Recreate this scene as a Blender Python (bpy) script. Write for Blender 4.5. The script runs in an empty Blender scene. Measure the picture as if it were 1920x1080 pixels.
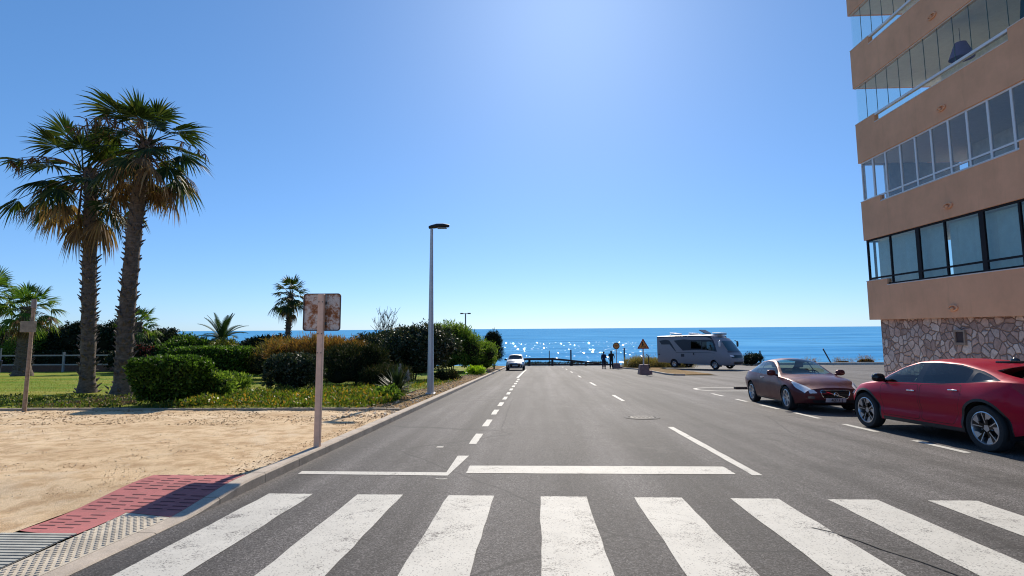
EXPOSURE = .5
SKY_AIR, SKY_DUST, SKY_OZONE = .75, .27, 5.
SKY_TINT, SKY_SAT, SKY_GAMMA, SKY_STRENGTH = (.635, .905, 1.29), 1.06, .68, .148
SUN_STRENGTH = 4.
SEA_A, SEA_B, SEA_SPEC = (.065, .29, .58), (.13, .41, .69), .045
import bpy, bmesh, math, random
import numpy as np
from mathutils import Vector, Matrix, noise
from mathutils.geometry import delaunay_2d_cdt
random.seed(11)
rng = np.random.default_rng(11)
R = math.radians
PI = math.pi
C = bpy.context.scene.collection
SLOPE = .0437                       # the street falls towards the sea


def sstep(a, b, x):
    t = min(1., max(0., (x-a)/(b-a)))
    return t*t*(3-2*t)


def g(y):
    return -SLOPE*y


def gl(y):                          # raised ground left of the kerb, dropped at the crossing
    return g(y)+.012+.11*sstep(5.3, 6.7, y)


def lk(o, parent=None):
    C.objects.link(o)
    if parent is not None:
        o.parent = parent
    return o


def tag(o, label=None, cat=None, group=None, kind=None):
    if label: o['label'] = label
    if cat: o['category'] = cat
    if group: o['group'] = group
    if kind: o['kind'] = kind
    return o


def thing(name, label, cat, loc=(0, 0, 0), rz=0., group=None):
    o = bpy.data.objects.new(name, None)
    o.empty_display_size = .2
    o.location = loc
    o.rotation_euler = (0, 0, rz)
    return lk(tag(o, label, cat, group))


def dup(root, loc, rz=None, label=None):
    def cp(o, par):
        c = lk(o.copy(), par)
        for ch in list(o.children):
            cp(ch, c)
        return c
    r = cp(root, root.parent)
    r.location = loc
    if rz is not None: r.rotation_euler = (0, 0, rz)
    if label: r['label'] = label
    return r


class MB:
    """collects shapes, builds ONE mesh object"""
    def __init__(s):
        s.v = []; s.f = []; s.m = []

    def add(s, vs, fs, m=0, M=None):
        o = len(s.v)
        s.v += [tuple(M @ Vector(v)) for v in vs] if M is not None else [tuple(v) for v in vs]
        s.f += [tuple(i+o for i in f) for f in fs]
        s.m += [m]*len(fs)
        return s

    def box(s, lo, hi, m=0, M=None, bev=0.):
        (x0, y0, z0), (x1, y1, z1) = lo, hi
        if bev <= 0:
            vs = [(x0, y0, z0), (x1, y0, z0), (x1, y1, z0), (x0, y1, z0), (x0, y0, z1), (x1, y0, z1), (x1, y1, z1), (x0, y1, z1)]
            fs = [(3, 2, 1, 0), (4, 5, 6, 7), (0, 1, 5, 4), (1, 2, 6, 5), (2, 3, 7, 6), (3, 0, 4, 7)]
            return s.add(vs, fs, m, M)
        b = bmesh.new()
        bmesh.ops.create_cube(b, size=1)
        for v in b.verts:
            v.co = ((x0+x1)/2+v.co.x*(x1-x0), (y0+y1)/2+v.co.y*(y1-y0), (z0+z1)/2+v.co.z*(z1-z0))
        bmesh.ops.bevel(b, geom=b.edges[:], offset=bev, segments=2, affect='EDGES', profile=.5)
        b.verts.index_update()
        s.add([v.co[:] for v in b.verts], [[v.index for v in f.verts] for f in b.faces], m, M)
        b.free()
        return s

    def prism(s, poly, z0, z1, m=0, M=None):
        n = len(poly)
        vs = [(x, y, z0) for x, y in poly]+[(x, y, z1) for x, y in poly]
        fs = [tuple(range(n-1, -1, -1)), tuple(range(n, 2*n))]+[(i, (i+1) % n, n+(i+1) % n, n+i) for i in range(n)]
        return s.add(vs, fs, m, M)

    def tube(s, pts, rad, n=8, m=0, M=None, cap=True):
        pts = [Vector(p) for p in pts]
        if not hasattr(rad, '__len__'): rad = [rad]*len(pts)
        vs = []; fs = []
        up = None
        for i, p in enumerate(pts):
            d = (pts[min(i+1, len(pts)-1)]-pts[max(i-1, 0)]).normalized()
            if up is None:
                up = Vector((0, 0, 1)) if abs(d.z) < .9 else Vector((1, 0, 0))
            a = d.cross(up).normalized(); b = a.cross(d).normalized(); up = b
            for k in range(n):
                t = 2*PI*k/n+PI/n
                vs.append(p+(a*math.cos(t)+b*math.sin(t))*rad[i])
        for i in range(len(pts)-1):
            for k in range(n):
                k2 = (k+1) % n
                fs.append((i*n+k, i*n+k2, (i+1)*n+k2, (i+1)*n+k))
        if cap:
            fs.append(tuple(range(n-1, -1, -1)))
            fs.append(tuple((len(pts)-1)*n+k for k in range(n)))
        return s.add(vs, fs, m, M)

    def lathe(s, prof, n=24, m=0, M=None, axis='z'):
        vs = []; fs = []
        for r, h in prof:
            for k in range(n):
                t = 2*PI*k/n
                c, q = r*math.cos(t), r*math.sin(t)
                vs.append((c, q, h) if axis == 'z' else (c, h, q))
        for i in range(len(prof)-1):
            for k in range(n):
                k2 = (k+1) % n
                f = (i*n+k, i*n+k2, (i+1)*n+k2, (i+1)*n+k)
                fs.append(f if axis == 'z' else f[::-1])
        return s.add(vs, fs, m, M)

    def ell(s, c, r, n=14, h=9, m=0, M=None, e=1.):
        vs = []; fs = []
        sg = lambda v: math.copysign(abs(v)**e, v)
        for i in range(h+1):
            a = -PI/2+PI*i/h
            for k in range(n):
                t = 2*PI*k/n
                vs.append((c[0]+r[0]*sg(math.cos(a))*sg(math.cos(t)), c[1]+r[1]*sg(math.cos(a))*sg(math.sin(t)), c[2]+r[2]*sg(math.sin(a))))
        for i in range(h):
            for k in range(n):
                k2 = (k+1) % n
                fs.append((i*n+k, i*n+k2, (i+1)*n+k2, (i+1)*n+k))
        return s.add(vs, fs, m, M)

    def quad(s, a, b, c, d, m=0):
        return s.add([a, b, c, d], [(0, 1, 2, 3)], m)

    def build(s, name, mats, parent=None, smooth=False, loc=None):
        me = bpy.data.meshes.new(name)
        me.from_pydata(s.v, [], s.f)
        for mt in (mats if isinstance(mats, (list, tuple)) else [mats]):
            me.materials.append(mt)
        if any(s.m): me.polygons.foreach_set('material_index', s.m)
        if smooth is True:
            me.polygons.foreach_set('use_smooth', [True]*len(s.f))
        me.update()
        if smooth and smooth is not True:
            me.polygons.foreach_set('use_smooth', [True]*len(s.f))
            me.set_sharp_from_angle(angle=R(smooth))
        o = bpy.data.objects.new(name, me)
        if loc is not None: o.location = loc
        return lk(o, parent)


def npmesh(name, verts, faces, mats, parent=None, mi=None, smooth=False, k=4):
    """big mesh from numpy arrays, all faces with k corners"""
    me = bpy.data.meshes.new(name)
    me.vertices.add(len(verts)); me.vertices.foreach_set('co', np.asarray(verts, np.float32).ravel())
    nf = len(faces)
    me.loops.add(nf*k); me.loops.foreach_set('vertex_index', np.asarray(faces, np.int32).ravel())
    me.polygons.add(nf)
    me.polygons.foreach_set('loop_start', np.arange(nf, dtype=np.int32)*k)
    for mt in (mats if isinstance(mats, (list, tuple)) else [mats]): me.materials.append(mt)
    if mi is not None: me.polygons.foreach_set('material_index', np.asarray(mi, np.int32))
    if smooth: me.polygons.foreach_set('use_smooth', [True]*nf)
    me.update(calc_edges=True); me.validate()
    return lk(bpy.data.objects.new(name, me), parent)


# ------------------------------------------------------------------ materials
class NT:
    def __init__(s, name):
        s.mat = bpy.data.materials.new(name); s.mat.use_nodes = True
        s.t = s.mat.node_tree
        for n in list(s.t.nodes): s.t.nodes.remove(n)
        s.out = s.t.nodes.new('ShaderNodeOutputMaterial')

    def n(s, typ, ins=None, **kw):
        nd = s.t.nodes.new('ShaderNode'+typ)
        for k, v in kw.items(): setattr(nd, k, v)
        for k, v in (ins or {}).items():
            if isinstance(v, bpy.types.NodeSocket): s.t.links.new(v, nd.inputs[k])
            else: nd.inputs[k].default_value = v
        return nd

    def ramp(s, fac, stops, interp='LINEAR'):
        r = s.n('ValToRGB', {'Fac': fac}); cr = r.color_ramp; cr.interpolation = interp
        while len(cr.elements) < len(stops): cr.elements.new(.5)
        for e, (p, c) in zip(cr.elements, stops):
            e.position = p; e.color = (c, c, c, 1) if not hasattr(c, '__len__') else (*c, 1)
        return r.outputs[0]

    def mix(s, fac, a, b, mode='MIX'):
        m = s.n('Mix', data_type='RGBA', blend_type=mode)
        for k, v in ((0, fac), (6, a), (7, b)):
            if isinstance(v, bpy.types.NodeSocket): s.t.links.new(v, m.inputs[k])
            else: m.inputs[k].default_value = v if k == 0 else (*v, 1)
        return m.outputs[2]

    def math(s, op, a, b=0.):
        m = s.n('Math', {0: a, 1: b}, operation=op)
        return m.outputs[0]

    def noise(s, vec, scale, detail=3., rough=.6, dist=0.):
        return s.n('TexNoise', {'Vector': vec, 'Scale': scale, 'Detail': detail, 'Roughness': rough, 'Distortion': dist}).outputs[0]

    def pos(s): return s.n('NewGeometry').outputs['Position']
    def obj(s): return s.n('TexCoord').outputs['Object']
    def island(s): return s.n('NewGeometry').outputs['Random Per Island']
    def stretch(s, vec, sc): return s.n('Mapping', {'Vector': vec, 'Scale': sc}).outputs[0]

    def bump(s, h, strength=.5, dist=.01, nrm=None):
        i = {'Height': h, 'Strength': strength, 'Distance': dist}
        if nrm is not None: i['Normal'] = nrm
        return s.n('Bump', i).outputs[0]

    def pbsdf(s, **k):
        ren = dict(col='Base Color', rough='Roughness', metal='Metallic', nrm='Normal', spec='Specular IOR Level', coat='Coat Weight', coatr='Coat Roughness',
                   ior='IOR', trans='Transmission Weight', alpha='Alpha', sheen='Sheen Weight')
        ins = {}
        for a, v in k.items():
            if a == 'col' and not isinstance(v, bpy.types.NodeSocket): v = (*v, 1)
            ins[ren[a]] = v
        return s.n('BsdfPrincipled', ins).outputs[0]

    def done(s, sh):
        s.t.links.new(sh, s.out.inputs[0]); return s.mat


def simple(name, col, rough=.5, metal=0., var=.12, scale=6., bump=0., bscale=60., **kw):
    """a colour with slight uneven variation and optional grain"""
    t = NT(name); o = t.obj()
    f = t.noise(o, scale, 4)
    c = t.mix(t.ramp(f, [(.3, 0.), (.7, 1.)]), tuple(x*(1-var) for x in col), tuple(min(1, x*(1+var)) for x in col))
    k = dict(col=c, rough=rough, metal=metal, **kw)
    if bump: k['nrm'] = t.bump(t.noise(o, bscale, 3), bump, .01)
    return t.done(t.pbsdf(**k))


def leafmat(name, c0, c1, c2=None, trans=.35, rough=.45, p2=.9, spec=.35):
    """leaf colour differs from leaf to leaf; thin leaves pass some light"""
    t = NT(name); i = t.island()
    st = [(0., c0), (.75, c1)]+([(p2, c2), (1., c2)] if c2 else [(1., c1)])
    c = t.ramp(i, st)
    a = t.pbsdf(col=c, rough=rough, spec=spec)
    tr = t.n('BsdfTranslucent', {'Color': t.mix(1., c, (1.5, 1.6, .8), 'MULTIPLY')}).outputs[0]
    return t.done(t.n('MixShader', {0: trans, 1: a, 2: tr}).outputs[0])


# ------------------------------------------------------------------ camera, light, sky
SUN_EL, SUN_AZ = R(34.5), R(4.1)
sc = bpy.context.scene
cam = bpy.data.cameras.new('camera'); co = lk(bpy.data.objects.new('camera', cam))
FPX = 1030.
pitch = math.atan(105.5/FPX); yaw = math.atan(46/FPX*math.cos(pitch)); roll = R(.4)
fw = Vector((-math.sin(yaw)*math.cos(pitch), math.cos(yaw)*math.cos(pitch), math.sin(pitch)))
r0 = Vector((math.cos(yaw), math.sin(yaw), 0)); u0 = r0.cross(fw)
rt = r0*math.cos(roll)-u0*math.sin(roll); up = u0*math.cos(roll)+r0*math.sin(roll)
Mc = Matrix((rt, up, -fw)).transposed().to_4x4(); Mc.translation = (0, 0, 1.6)
co.matrix_world = Mc
cam.sensor_width = 36.; cam.lens = 36*FPX/1920; cam.shift_y = -29/1920
cam.clip_start = .1; cam.clip_end = 120000.
sc.camera = co
sc.view_settings.view_transform = 'Standard'; sc.view_settings.look = 'None'
sc.view_settings.gamma = 1.; sc.view_settings.use_curve_mapping = False
sc.view_settings.exposure = EXPOSURE
sc.cycles.use_denoising = True; sc.cycles.filter_width = 1.1
sc.cycles.max_bounces = 8; sc.cycles.transparent_max_bounces = 24
sc.cycles.sample_clamp_indirect = 8.

w = bpy.data.worlds.new('World'); sc.world = w; w.use_nodes = True
wt = w.node_tree
for n in list(wt.nodes): wt.nodes.remove(n)
wo = wt.nodes.new('ShaderNodeOutputWorld'); bg = wt.nodes.new('ShaderNodeBackground')
sky = wt.nodes.new('ShaderNodeTexSky'); sky.sky_type = 'NISHITA'; sky.sun_disc = False
sky.sun_elevation = SUN_EL; sky.sun_rotation = SUN_AZ
sky.air_density = SKY_AIR; sky.dust_density = SKY_DUST; sky.ozone_density = SKY_OZONE; sky.altitude = 0
# white balance of the picture: cooler, with softer highlights round the sun
wb = wt.nodes.new('ShaderNodeMix'); wb.data_type = 'RGBA'; wb.blend_type = 'MULTIPLY'
wb.inputs[0].default_value = 1.; wb.inputs[7].default_value = (*SKY_TINT, 1)
hs = wt.nodes.new('ShaderNodeHueSaturation'); hs.inputs['Saturation'].default_value = SKY_SAT
ga = wt.nodes.new('ShaderNodeGamma'); ga.inputs[1].default_value = SKY_GAMMA
wt.links.new(sky.outputs[0], wb.inputs[6]); wt.links.new(wb.outputs[2], hs.inputs['Color'])
wt.links.new(hs.outputs[0], ga.inputs[0]); wt.links.new(ga.outputs[0], bg.inputs['Color'])
bg.inputs['Strength'].default_value = SKY_STRENGTH
wt.links.new(bg.outputs[0], wo.inputs[0])

sun = bpy.data.lights.new('sun', 'SUN'); so = lk(bpy.data.objects.new('sun', sun))
sun.energy = SUN_STRENGTH; sun.angle = R(.53); sun.color = (1., .90, .76)
sd = Vector((math.sin(SUN_AZ)*math.cos(SUN_EL), math.cos(SUN_AZ)*math.cos(SUN_EL), math.sin(SUN_EL)))
so.rotation_euler = sd.to_track_quat('Z', 'Y').to_euler(); so.location = sd*200
# ------------------------------------------------------------------ ground, road, sea
def asphalt_mat():
    t = NT('asphalt'); p = t.pos()
    agg = t.n('TexVoronoi', {'Vector': p, 'Scale': 95.}).outputs['Color']
    agg = t.n('SeparateColor', {0: agg}).outputs[0]
    fine = t.noise(p, 150., 2)
    big = t.noise(p, .35, 4)
    lanes = t.noise(t.stretch(p, (1.1, .035, 1.)), 1., 4)        # long tyre lanes along the street
    mid = t.noise(p, 2.2, 5, .7)
    v = t.math('ADD', t.math('MULTIPLY', agg, .6), t.math('MULTIPLY', fine, .4))
    c = t.ramp(v, [(.18, (.030, .028, .027)), (.5, (.074, .068, .066)), (.72, (.118, .110, .106)), (.9, (.27, .255, .245))])
    c = t.mix(1., c, t.ramp(big, [(.3, .88), (.7, 1.12)]), 'MULTIPLY')
    c = t.mix(1., c, t.ramp(lanes, [(.34, .60), (.5, 1.), (.66, 1.42)]), 'MULTIPLY')
    c = t.mix(1., c, t.ramp(mid, [(.3, .92), (.7, 1.08)]), 'MULTIPLY')
    # polished wheel tracks along the lanes, oil and tyre stains
    X = t.n('SeparateXYZ', {0: t.mix(.06, p, t.n('TexNoise', {'Vector': p, 'Scale': .25, 'Detail': 3}).outputs['Color'], 'ADD')}).outputs[0]
    tr = t.noise(t.n('CombineXYZ', {0: X}).outputs[0], 1.35, 1)
    c = t.mix(1., c, t.ramp(tr, [(.35, .74), (.5, 1.), (.65, 1.28)]), 'MULTIPLY')
    st = t.noise(t.stretch(p, (.9, .35, 1)), 1., 5, .72)
    c = t.mix(t.ramp(st, [(.56, 0.), (.72, .60)]), c, (.032, .030, .030))
    c = t.mix(t.ramp(t.noise(p, .55, 6, .75), [(.60, 0.), (.68, .22)]), c, (.20, .185, .17))
    # hairline cracks
    cr = t.n('TexVoronoi', {'Vector': t.mix(.12, p, t.n('TexNoise', {'Vector': p, 'Scale': 1.5, 'Detail': 4}).outputs['Color']), 'Scale': .17}, feature='DISTANCE_TO_EDGE').outputs[0]
    c = t.mix(t.ramp(cr, [(0., .7), (.0032, 0.)]), c, (.03, .03, .03))
    h = t.math("ADD", t.math("MULTIPLY", agg, .7), t.math('MULTIPLY', fine, .5))
    return t.done(t.pbsdf(col=c, rough=.78, spec=.25, nrm=t.bump(h, .5, .006)))


def paint_mat(name, wear=.45, col=(.58, .56, .50)):
    t = NT(name); p = t.pos()
    f = t.noise(p, 48., 4, .8); f2 = t.noise(p, 2.6, 5, .75)
    s = t.math('ADD', f, t.math('MULTIPLY', t.math('SUBTRACT', f2, .5), .95))
    k = t.ramp(s, [(wear-.13, 0.), (wear-.03, 1.)])
    pit = t.n('TexVoronoi', {'Vector': p, 'Scale': 42.}).outputs[0]
    pk = t.math('MULTIPLY', t.ramp(pit, [(.20, 1.), (.34, 0.)]), t.ramp(t.noise(p, 9., 4, .8), [(.38, 0.), (.58, 1.)]))
    k = t.math('MULTIPLY', k, t.math('SUBTRACT', 1., t.math('MULTIPLY', pk, .85)))
    tint = t.mix(t.ramp(t.noise(p, 3., 5, .7), [(.3, 0.), (.75, 1.)]), col, tuple(x*.8 for x in col))
    c = t.mix(k, (.12, .112, .105), tint)
    return t.done(t.pbsdf(col=c, rough=.68, spec=.35, nrm=t.bump(t.noise(p, 170., 2), .45, .004)))


def sand_mat():
    t = NT('sand'); p = t.pos()
    b = t.noise(p, .5, 5, .65); m = t.noise(p, 3.2, 5, .7); f = t.noise(p, 70., 3, .7); vf = t.noise(p, 260., 2)
    c = t.ramp(b, [(.3, (.58, .41, .235)), (.5, (.74, .55, .335)), (.72, (.82, .65, .44))])
    c = t.mix(t.ramp(m, [(.46, 0.), (.60, .6)]), c, (.42, .25, .12))
    c = t.mix(t.ramp(t.noise(p, 1.1, 4), [(.56, 0.), (.68, .6)]), c, (.74, .60, .42))
    c = t.mix(1., c, t.ramp(f, [(.3, .66), (.5, 1.), (.7, 1.18)]), 'MULTIPLY')
    c = t.mix(t.ramp(vf, [(.66, 0.), (.72, .5)]), c, (.8, .7, .55))
    h = t.math('ADD', t.math('MULTIPLY', f, .6), t.math('MULTIPLY', vf, .35))
    return t.done(t.pbsdf(col=c, rough=.95, spec=.15, nrm=t.bump(h, .8, .02)))


def lawn_mat():
    t = NT('lawn'); p = t.pos()
    b = t.noise(p, .35, 4); f = t.noise(p, 25., 4, .7); s = t.noise(t.stretch(p, (.06, .5, 1)), 1., 3)
    c = t.ramp(b, [(.3, (.18, .22, .02)), (.55, (.28, .28, .04)), (.75, (.38, .32, .08))])
    c = t.mix(t.ramp(s, [(.45, 0.), (.62, .8)]), c, (.11, .23, .012))
    c = t.mix(1., c, t.ramp(f, [(.3, .62), (.7, 1.25)]), 'MULTIPLY')
    return t.done(t.pbsdf(col=c, rough=.9, spec=.1, nrm=t.bump(f, .8, .04)))


def earth_mat():
    t = NT('dry_earth'); p = t.pos()
    c = t.ramp(t.noise(p, 1.3, 6, .7), [(.28, (.13, .11, .03)), (.45, (.22, .15, .06)), (.58, (.33, .20, .09)), (.75, (.42, .29, .15))])
    f = t.noise(p, 45., 4, .75)
    c = t.mix(1., c, t.ramp(f, [(.3, .55), (.7, 1.25)]), 'MULTIPLY')
    return t.done(t.pbsdf(col=c, rough=.95, spec=.1, nrm=t.bump(f, .8, .03)))


def sea_mat():
    t = NT('sea_water'); p = t.pos()
    a = t.noise(t.stretch(p, (.09, .22, 1)), 1., 5, .62)
    b = t.noise(t.stretch(p, (.55, .9, 1)), 1., 4, .6)
    c2 = t.noise(t.stretch(p, (.004, .016, 1)), 1., 4, .6)
    d2 = t.noise(t.stretch(p, (.018, .09, 1)), 1., 4, .65)
    c = t.mix(t.ramp(c2, [(.36, 0.), (.64, 1.)]), SEA_A, SEA_B)
    c = t.mix(t.ramp(d2, [(.34, .7), (.52, 0.)]), c, tuple(x*.5 for x in SEA_A))
    c = t.mix(t.ramp(d2, [(.56, 0.), (.72, .35)]), c, (.16, .40, .72))
    # wave facets: each small face of the chop tilts its own way
    vc = t.n('TexVoronoi', {'Vector': t.stretch(p, (1.5, .34, 1)), 'Scale': 1.}).outputs['Color']
    sp = t.n('SeparateColor', {0: vc})
    near = t.n('MapRange', {0: t.n('SeparateXYZ', {0: p}).outputs[1], 1: 150., 2: 620., 3: 1., 4: .15}).outputs[0]     # chop is choppier inshore
    tl = t.n('CombineXYZ', {0: t.math('MULTIPLY', t.math('SUBTRACT', sp.outputs[0], .5), .42), 1: t.math('MULTIPLY', t.math('MULTIPLY', t.math('SUBTRACT', sp.outputs[1], .5), 1.15), near), 2: 1.}).outputs[0]
    n2 = t.n('VectorMath', {0: tl}, operation='NORMALIZE').outputs[0]
    df = t.n('BsdfDiffuse', {'Color': c, 'Normal': t.bump(a, .5, 1.)}).outputs[0]
    gs = t.n('BsdfGlossy', {'Color': (1, 1, 1, 1), 'Roughness': .06, 'Normal': n2}).outputs[0]
    return t.done(t.n('MixShader', {0: SEA_SPEC, 1: df, 2: gs}).outputs[0])


def concrete_mat(name, col=(.54, .46, .37)):
    t = NT(name); p = t.pos()
    c = t.mix(t.ramp(t.noise(p, 4., 6, .7), [(.3, 0.), (.7, 1.)]), tuple(x*.7 for x in col), tuple(x*1.12 for x in col))
    f = t.noise(p, 90., 3, .7)
    c = t.mix(1., c, t.ramp(f, [(.3, .75), (.7, 1.12)]), 'MULTIPLY')
    return t.done(t.pbsdf(col=c, rough=.85, spec=.25, nrm=t.bump(f, .5, .006)))


M_asph = asphalt_mat(); M_paint = paint_mat('road_paint', .445); M_paint2 = paint_mat('worn_road_paint', .40); M_sand = sand_mat(); M_lawn = lawn_mat()
M_earth = earth_mat(); M_sea = sea_mat(); M_conc = concrete_mat('kerb_concrete'); M_conc2 = concrete_mat('pale_concrete', (.55, .48, .40))

# sea far out to the horizon
SEA_Z = -9.
m = MB()
ys = [62, 90, 130, 200, 350, 700, 1500, 4000, 12000, 60000]
for a, b in zip(ys, ys[1:]):
    m.quad((-90000, a, SEA_Z), (90000, a, SEA_Z), (90000, b, SEA_Z), (-90000, b, SEA_Z))
tag(m.build('sea', M_sea), kind='structure')

# one sheet of land under everything, falling off to the sea behind the barrier
m = MB()
xs = [-260, -120, -60, -20, -4, 10, 40, 90, 260]
prof = [(-60, g(-60)-.12), (0, -.12), (40, g(40)-.12), (72.5, g(72.5)-.12), (74, g(74)-.5), (80, -7.2), (90, -9.6), (140, -12)]
for (ya, za), (yb, zb) in zip(prof, prof[1:]):
    for xa, xb in zip(xs, xs[1:]):
        m.quad((xa, ya, za), (xb, ya, za), (xb, yb, zb), (xa, yb, zb))
tag(m.build('ground', M_earth), kind='structure')

# the street: carriageway, parking area and side road as one asphalt sheet
KX = -3.45
m = MB()
for ya, yb in ((-40, 0), (0, 8), (8, 20), (20, 40), (40, 71.2)):
    for xa, xb in ((KX, 4), (4, 12.6), (12.6, 75)):
        if ya < 20 and xa > 12: continue
        m.quad((xa, ya, g(ya)), (xb, ya, g(ya)), (xb, yb, g(yb)), (xa, yb, g(yb)))
road = tag(m.build('road', M_asph), kind='structure')


def flat(name, poly, mt, parent=road, dz=.004, hf=g):
    m = MB(); m.add([(x, y, hf(y)+dz) for x, y in poly], [tuple(range(len(poly)))])
    # counter-clockwise seen from above
    a = sum(poly[i-1][0]*poly[i][1]-poly[i][0]*poly[i-1][1] for i in range(len(poly)))
    if a < 0: m.f = [f[::-1] for f in m.f]
    return m.build(name, mt, parent)


def paved(name, poly, mt, dz, hf, step=.09):
    # a paved area that follows the dropped kerb ramp
    pts = [Vector(p) for p in rough_poly(poly, step)]; n = len(pts); P = [tuple(p) for p in pts]
    xs = [p[0] for p in P]; ys = [p[1] for p in P]
    for a in np.arange(min(xs), max(xs), step):
        for b in np.arange(min(ys), max(ys), step): pts.append(Vector((a, b)))
    r = delaunay_2d_cdt(pts, [(i, (i+1) % n) for i in range(n)], [], 0, 1e-5)
    V2 = np.array([v[:] for v in r[0]]); F = np.array([f for f in r[2]]); c = V2[F].mean(1)
    ins = np.zeros(len(F), bool); j = n-1
    for i in range(n):
        (xi, yi), (xj, yj) = P[i], P[j]
        ins ^= ((yi > c[:, 1]) != (yj > c[:, 1])) & (c[:, 0] < (xj-xi)*(c[:, 1]-yi)/(yj-yi+1e-12)+xi); j = i
    V = np.array([(a, b, hf(b)+dz) for a, b in V2])
    return tag(npmesh(name, V, F[ins], mt, k=3), kind='structure')


def rough_poly(poly, step):
    out = []
    for (ax, ay), (bx, by) in zip(poly, poly[1:]+poly[:1]):
        n = max(1, int(math.hypot(bx-ax, by-ay)/step))
        out += [(ax+(bx-ax)*k/n, ay+(by-ay)*k/n) for k in range(n)]
    return out


def rough_quad(x0, x1, y0, y1, j=.008, n=14):
    pts = []
    for (ax, ay), (bx, by) in (((x0, y0), (x1, y0)), ((x1, y0), (x1, y1)), ((x1, y1), (x0, y1)), ((x0, y1), (x0, y0))):
        for k in range(n):
            t = k/n
            pts.append((ax+(bx-ax)*t+random.uniform(-j, j), ay+(by-ay)*t+random.uniform(-j, j)))
    return pts


for k in range(-3, 9):              # zebra bars
    x0 = .015+k*1.045
    if x0 < KX+.2: continue
    yt = 6.41-.016*k
    flat('zebra_bar', rough_quad(x0, x0+.52, 2.4, yt), M_paint)
flat('stop_line', rough_quad(-.98, 2.60, 7.60, 8.10), M_paint2)
flat('parking_end_line', [(-3.24, 7.50), (-1.20, 7.44), (-1.09, 8.86), (-1.27, 8.86), (-1.25, 7.64), (-3.26, 7.68)], M_paint2)
flat('edge_line', rough_quad(2.79, 2.92, 7.55, 12.3), M_paint2)
y = 10.0
for k in range(11):
    flat('lane_dash', rough_quad(-1.24, -1.10, y, y+1.25, .006, 6), M_paint2); y += 2.36
flat('lane_line', [(-1.38, 36.2), (-1.22, 36.2), (-1.12, 47.5), (-1.0, 54), (-1.16, 54), (-1.28, 47.5)], M_paint2)
for ya, yb in ((18.8, 21.4), (27.6, 30.5), (36.8, 39.4), (45.6, 48.2), (54, 56.5), (62, 64)):
    flat('centre_dash', rough_quad(2.80, 2.92, ya, yb, .006, 6), M_paint2)
for ya, yb in ((5.9, 7.1), (9.25, 10.5), (11.6, 12.8), (13.85, 15.15), (16.15, 17.4), (18.5, 19.5), (20.8, 22.1)):
    flat('bay_dash', rough_quad(6.72, 6.85, ya, yb, .006, 6), M_paint2)
# rounded end of the parking bays
arc = [(8.95+.0*k, 0) for k in range(0)]
o1 = [(7.75-.95*math.sin(t)*1., 24.6-.95*math.cos(t)*1.25) for t in np.linspace(0, PI, 13)]
i1 = [(7.75-.80*math.sin(t)*1., 24.6-.80*math.cos(t)*1.22) for t in np.linspace(0, PI, 13)]
flat('bay_end_curve', [(10.6, 23.42)]+o1+[(9.6, 25.85), (9.6, 25.68)]+i1[::-1]+[(10.6, 23.62)], M_paint2)
flat('paint_fleck', rough_quad(-1.75, -1.64, 9.62, 9.72, .01, 4), M_paint2)
flat('paint_fleck', rough_quad(-1.32, -1.18, 7.22, 7.27, .012, 4), M_paint2)
# painted crack seam across two bars: a tar-filled line with its own shape
m = MB()
tp = [(2.49, 5.36), (2.62, 5.22), (2.72, 5.02), (2.78, 4.82), (2.92, 4.55), (3.0, 4.3), (3.05, 3.9), (3.2, 3.3)]
for (ax, ay), (bx, by) in zip(tp, tp[1:]):
    m.quad((ax-.012, ay, g(ay)+.008), (bx-.012, by, g(by)+.008), (bx+.012, by, g(by)+.008), (ax+.012, ay, g(ay)+.008))
m.build('tar_seam', simple('tar', (.04, .038, .036), .8), road)
# manhole cover
mh = thing('manhole_cover', 'round iron manhole cover set in the asphalt beside the dashed line', 'manhole cover', (2.58, 14.06, g(14.06)+.004))
mh.rotation_euler = (-math.atan(SLOPE), 0, 0)
M_iron = simple('worn_iron', (.085, .08, .078), .7, .2, .3, 15)
m = MB().lathe([(.33, 0), (.33, .008), (.36, .011), (.41, .011), (.44, .002)], 40); m.build('rim', concrete_mat('mortar', (.17, .16, .15)), mh, 30)
m = MB().lathe([(0, .012), (.29, .012), (.31, .006), (.31, 0)], 40)
for k in range(5):
    for j in range(5):
        if (k-2)**2+(j-2)**2 < 6: m.box((-.22+k*.1, -.22+j*.1, .012), (-.16+k*.1, -.16+j*.1, .017))
m.box((-.16, -.03, .013), (.16, .03, .021))
m.build('lid', M_iron, mh)

# ---------------- left side: sand footway, kerb, paving, lawn
def grid(name, x0, x1, y0, y1, dx, dy, hf, mt, amp=0., fr=1.5, cut=None):
    nx = max(2, int((x1-x0)/dx)+1); ny = max(2, int((y1-y0)/dy)+1)
    X, Y = np.meshgrid(np.linspace(x0, x1, nx), np.linspace(y0, y1, ny))
    Z = np.array([[hf(a, b)+(amp*(noise.noise(Vector((a*fr, b*fr, 3.)))+.5*noise.noise(Vector((a*fr*3, b*fr*3, 7.)))) if amp else 0.) for a, b in zip(r1, r2)] for r1, r2 in zip(X, Y)])
    i = (np.arange(nx-1)[None, :]+np.arange(ny-1)[:, None]*nx).ravel()
    f = np.stack([i, i+1, i+1+nx, i+nx], 1)
    if cut is not None:
        cx = X.ravel()[f].mean(1); cy = Y.ravel()[f].mean(1)
        f = f[~cut(cx, cy)]
    return tag(npmesh(name, np.stack([X.ravel(), Y.ravel(), Z.ravel()], 1), f, mt, smooth=True), kind='structure')


KW = .17                            # kerb width
KL = KX-KW


def pav(x, y):                       # outline of the paved crossing ramp
    xl = -4.72-.02*(y-5)
    return (x > xl) & (y < 6.86+.06*(x+4))


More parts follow.
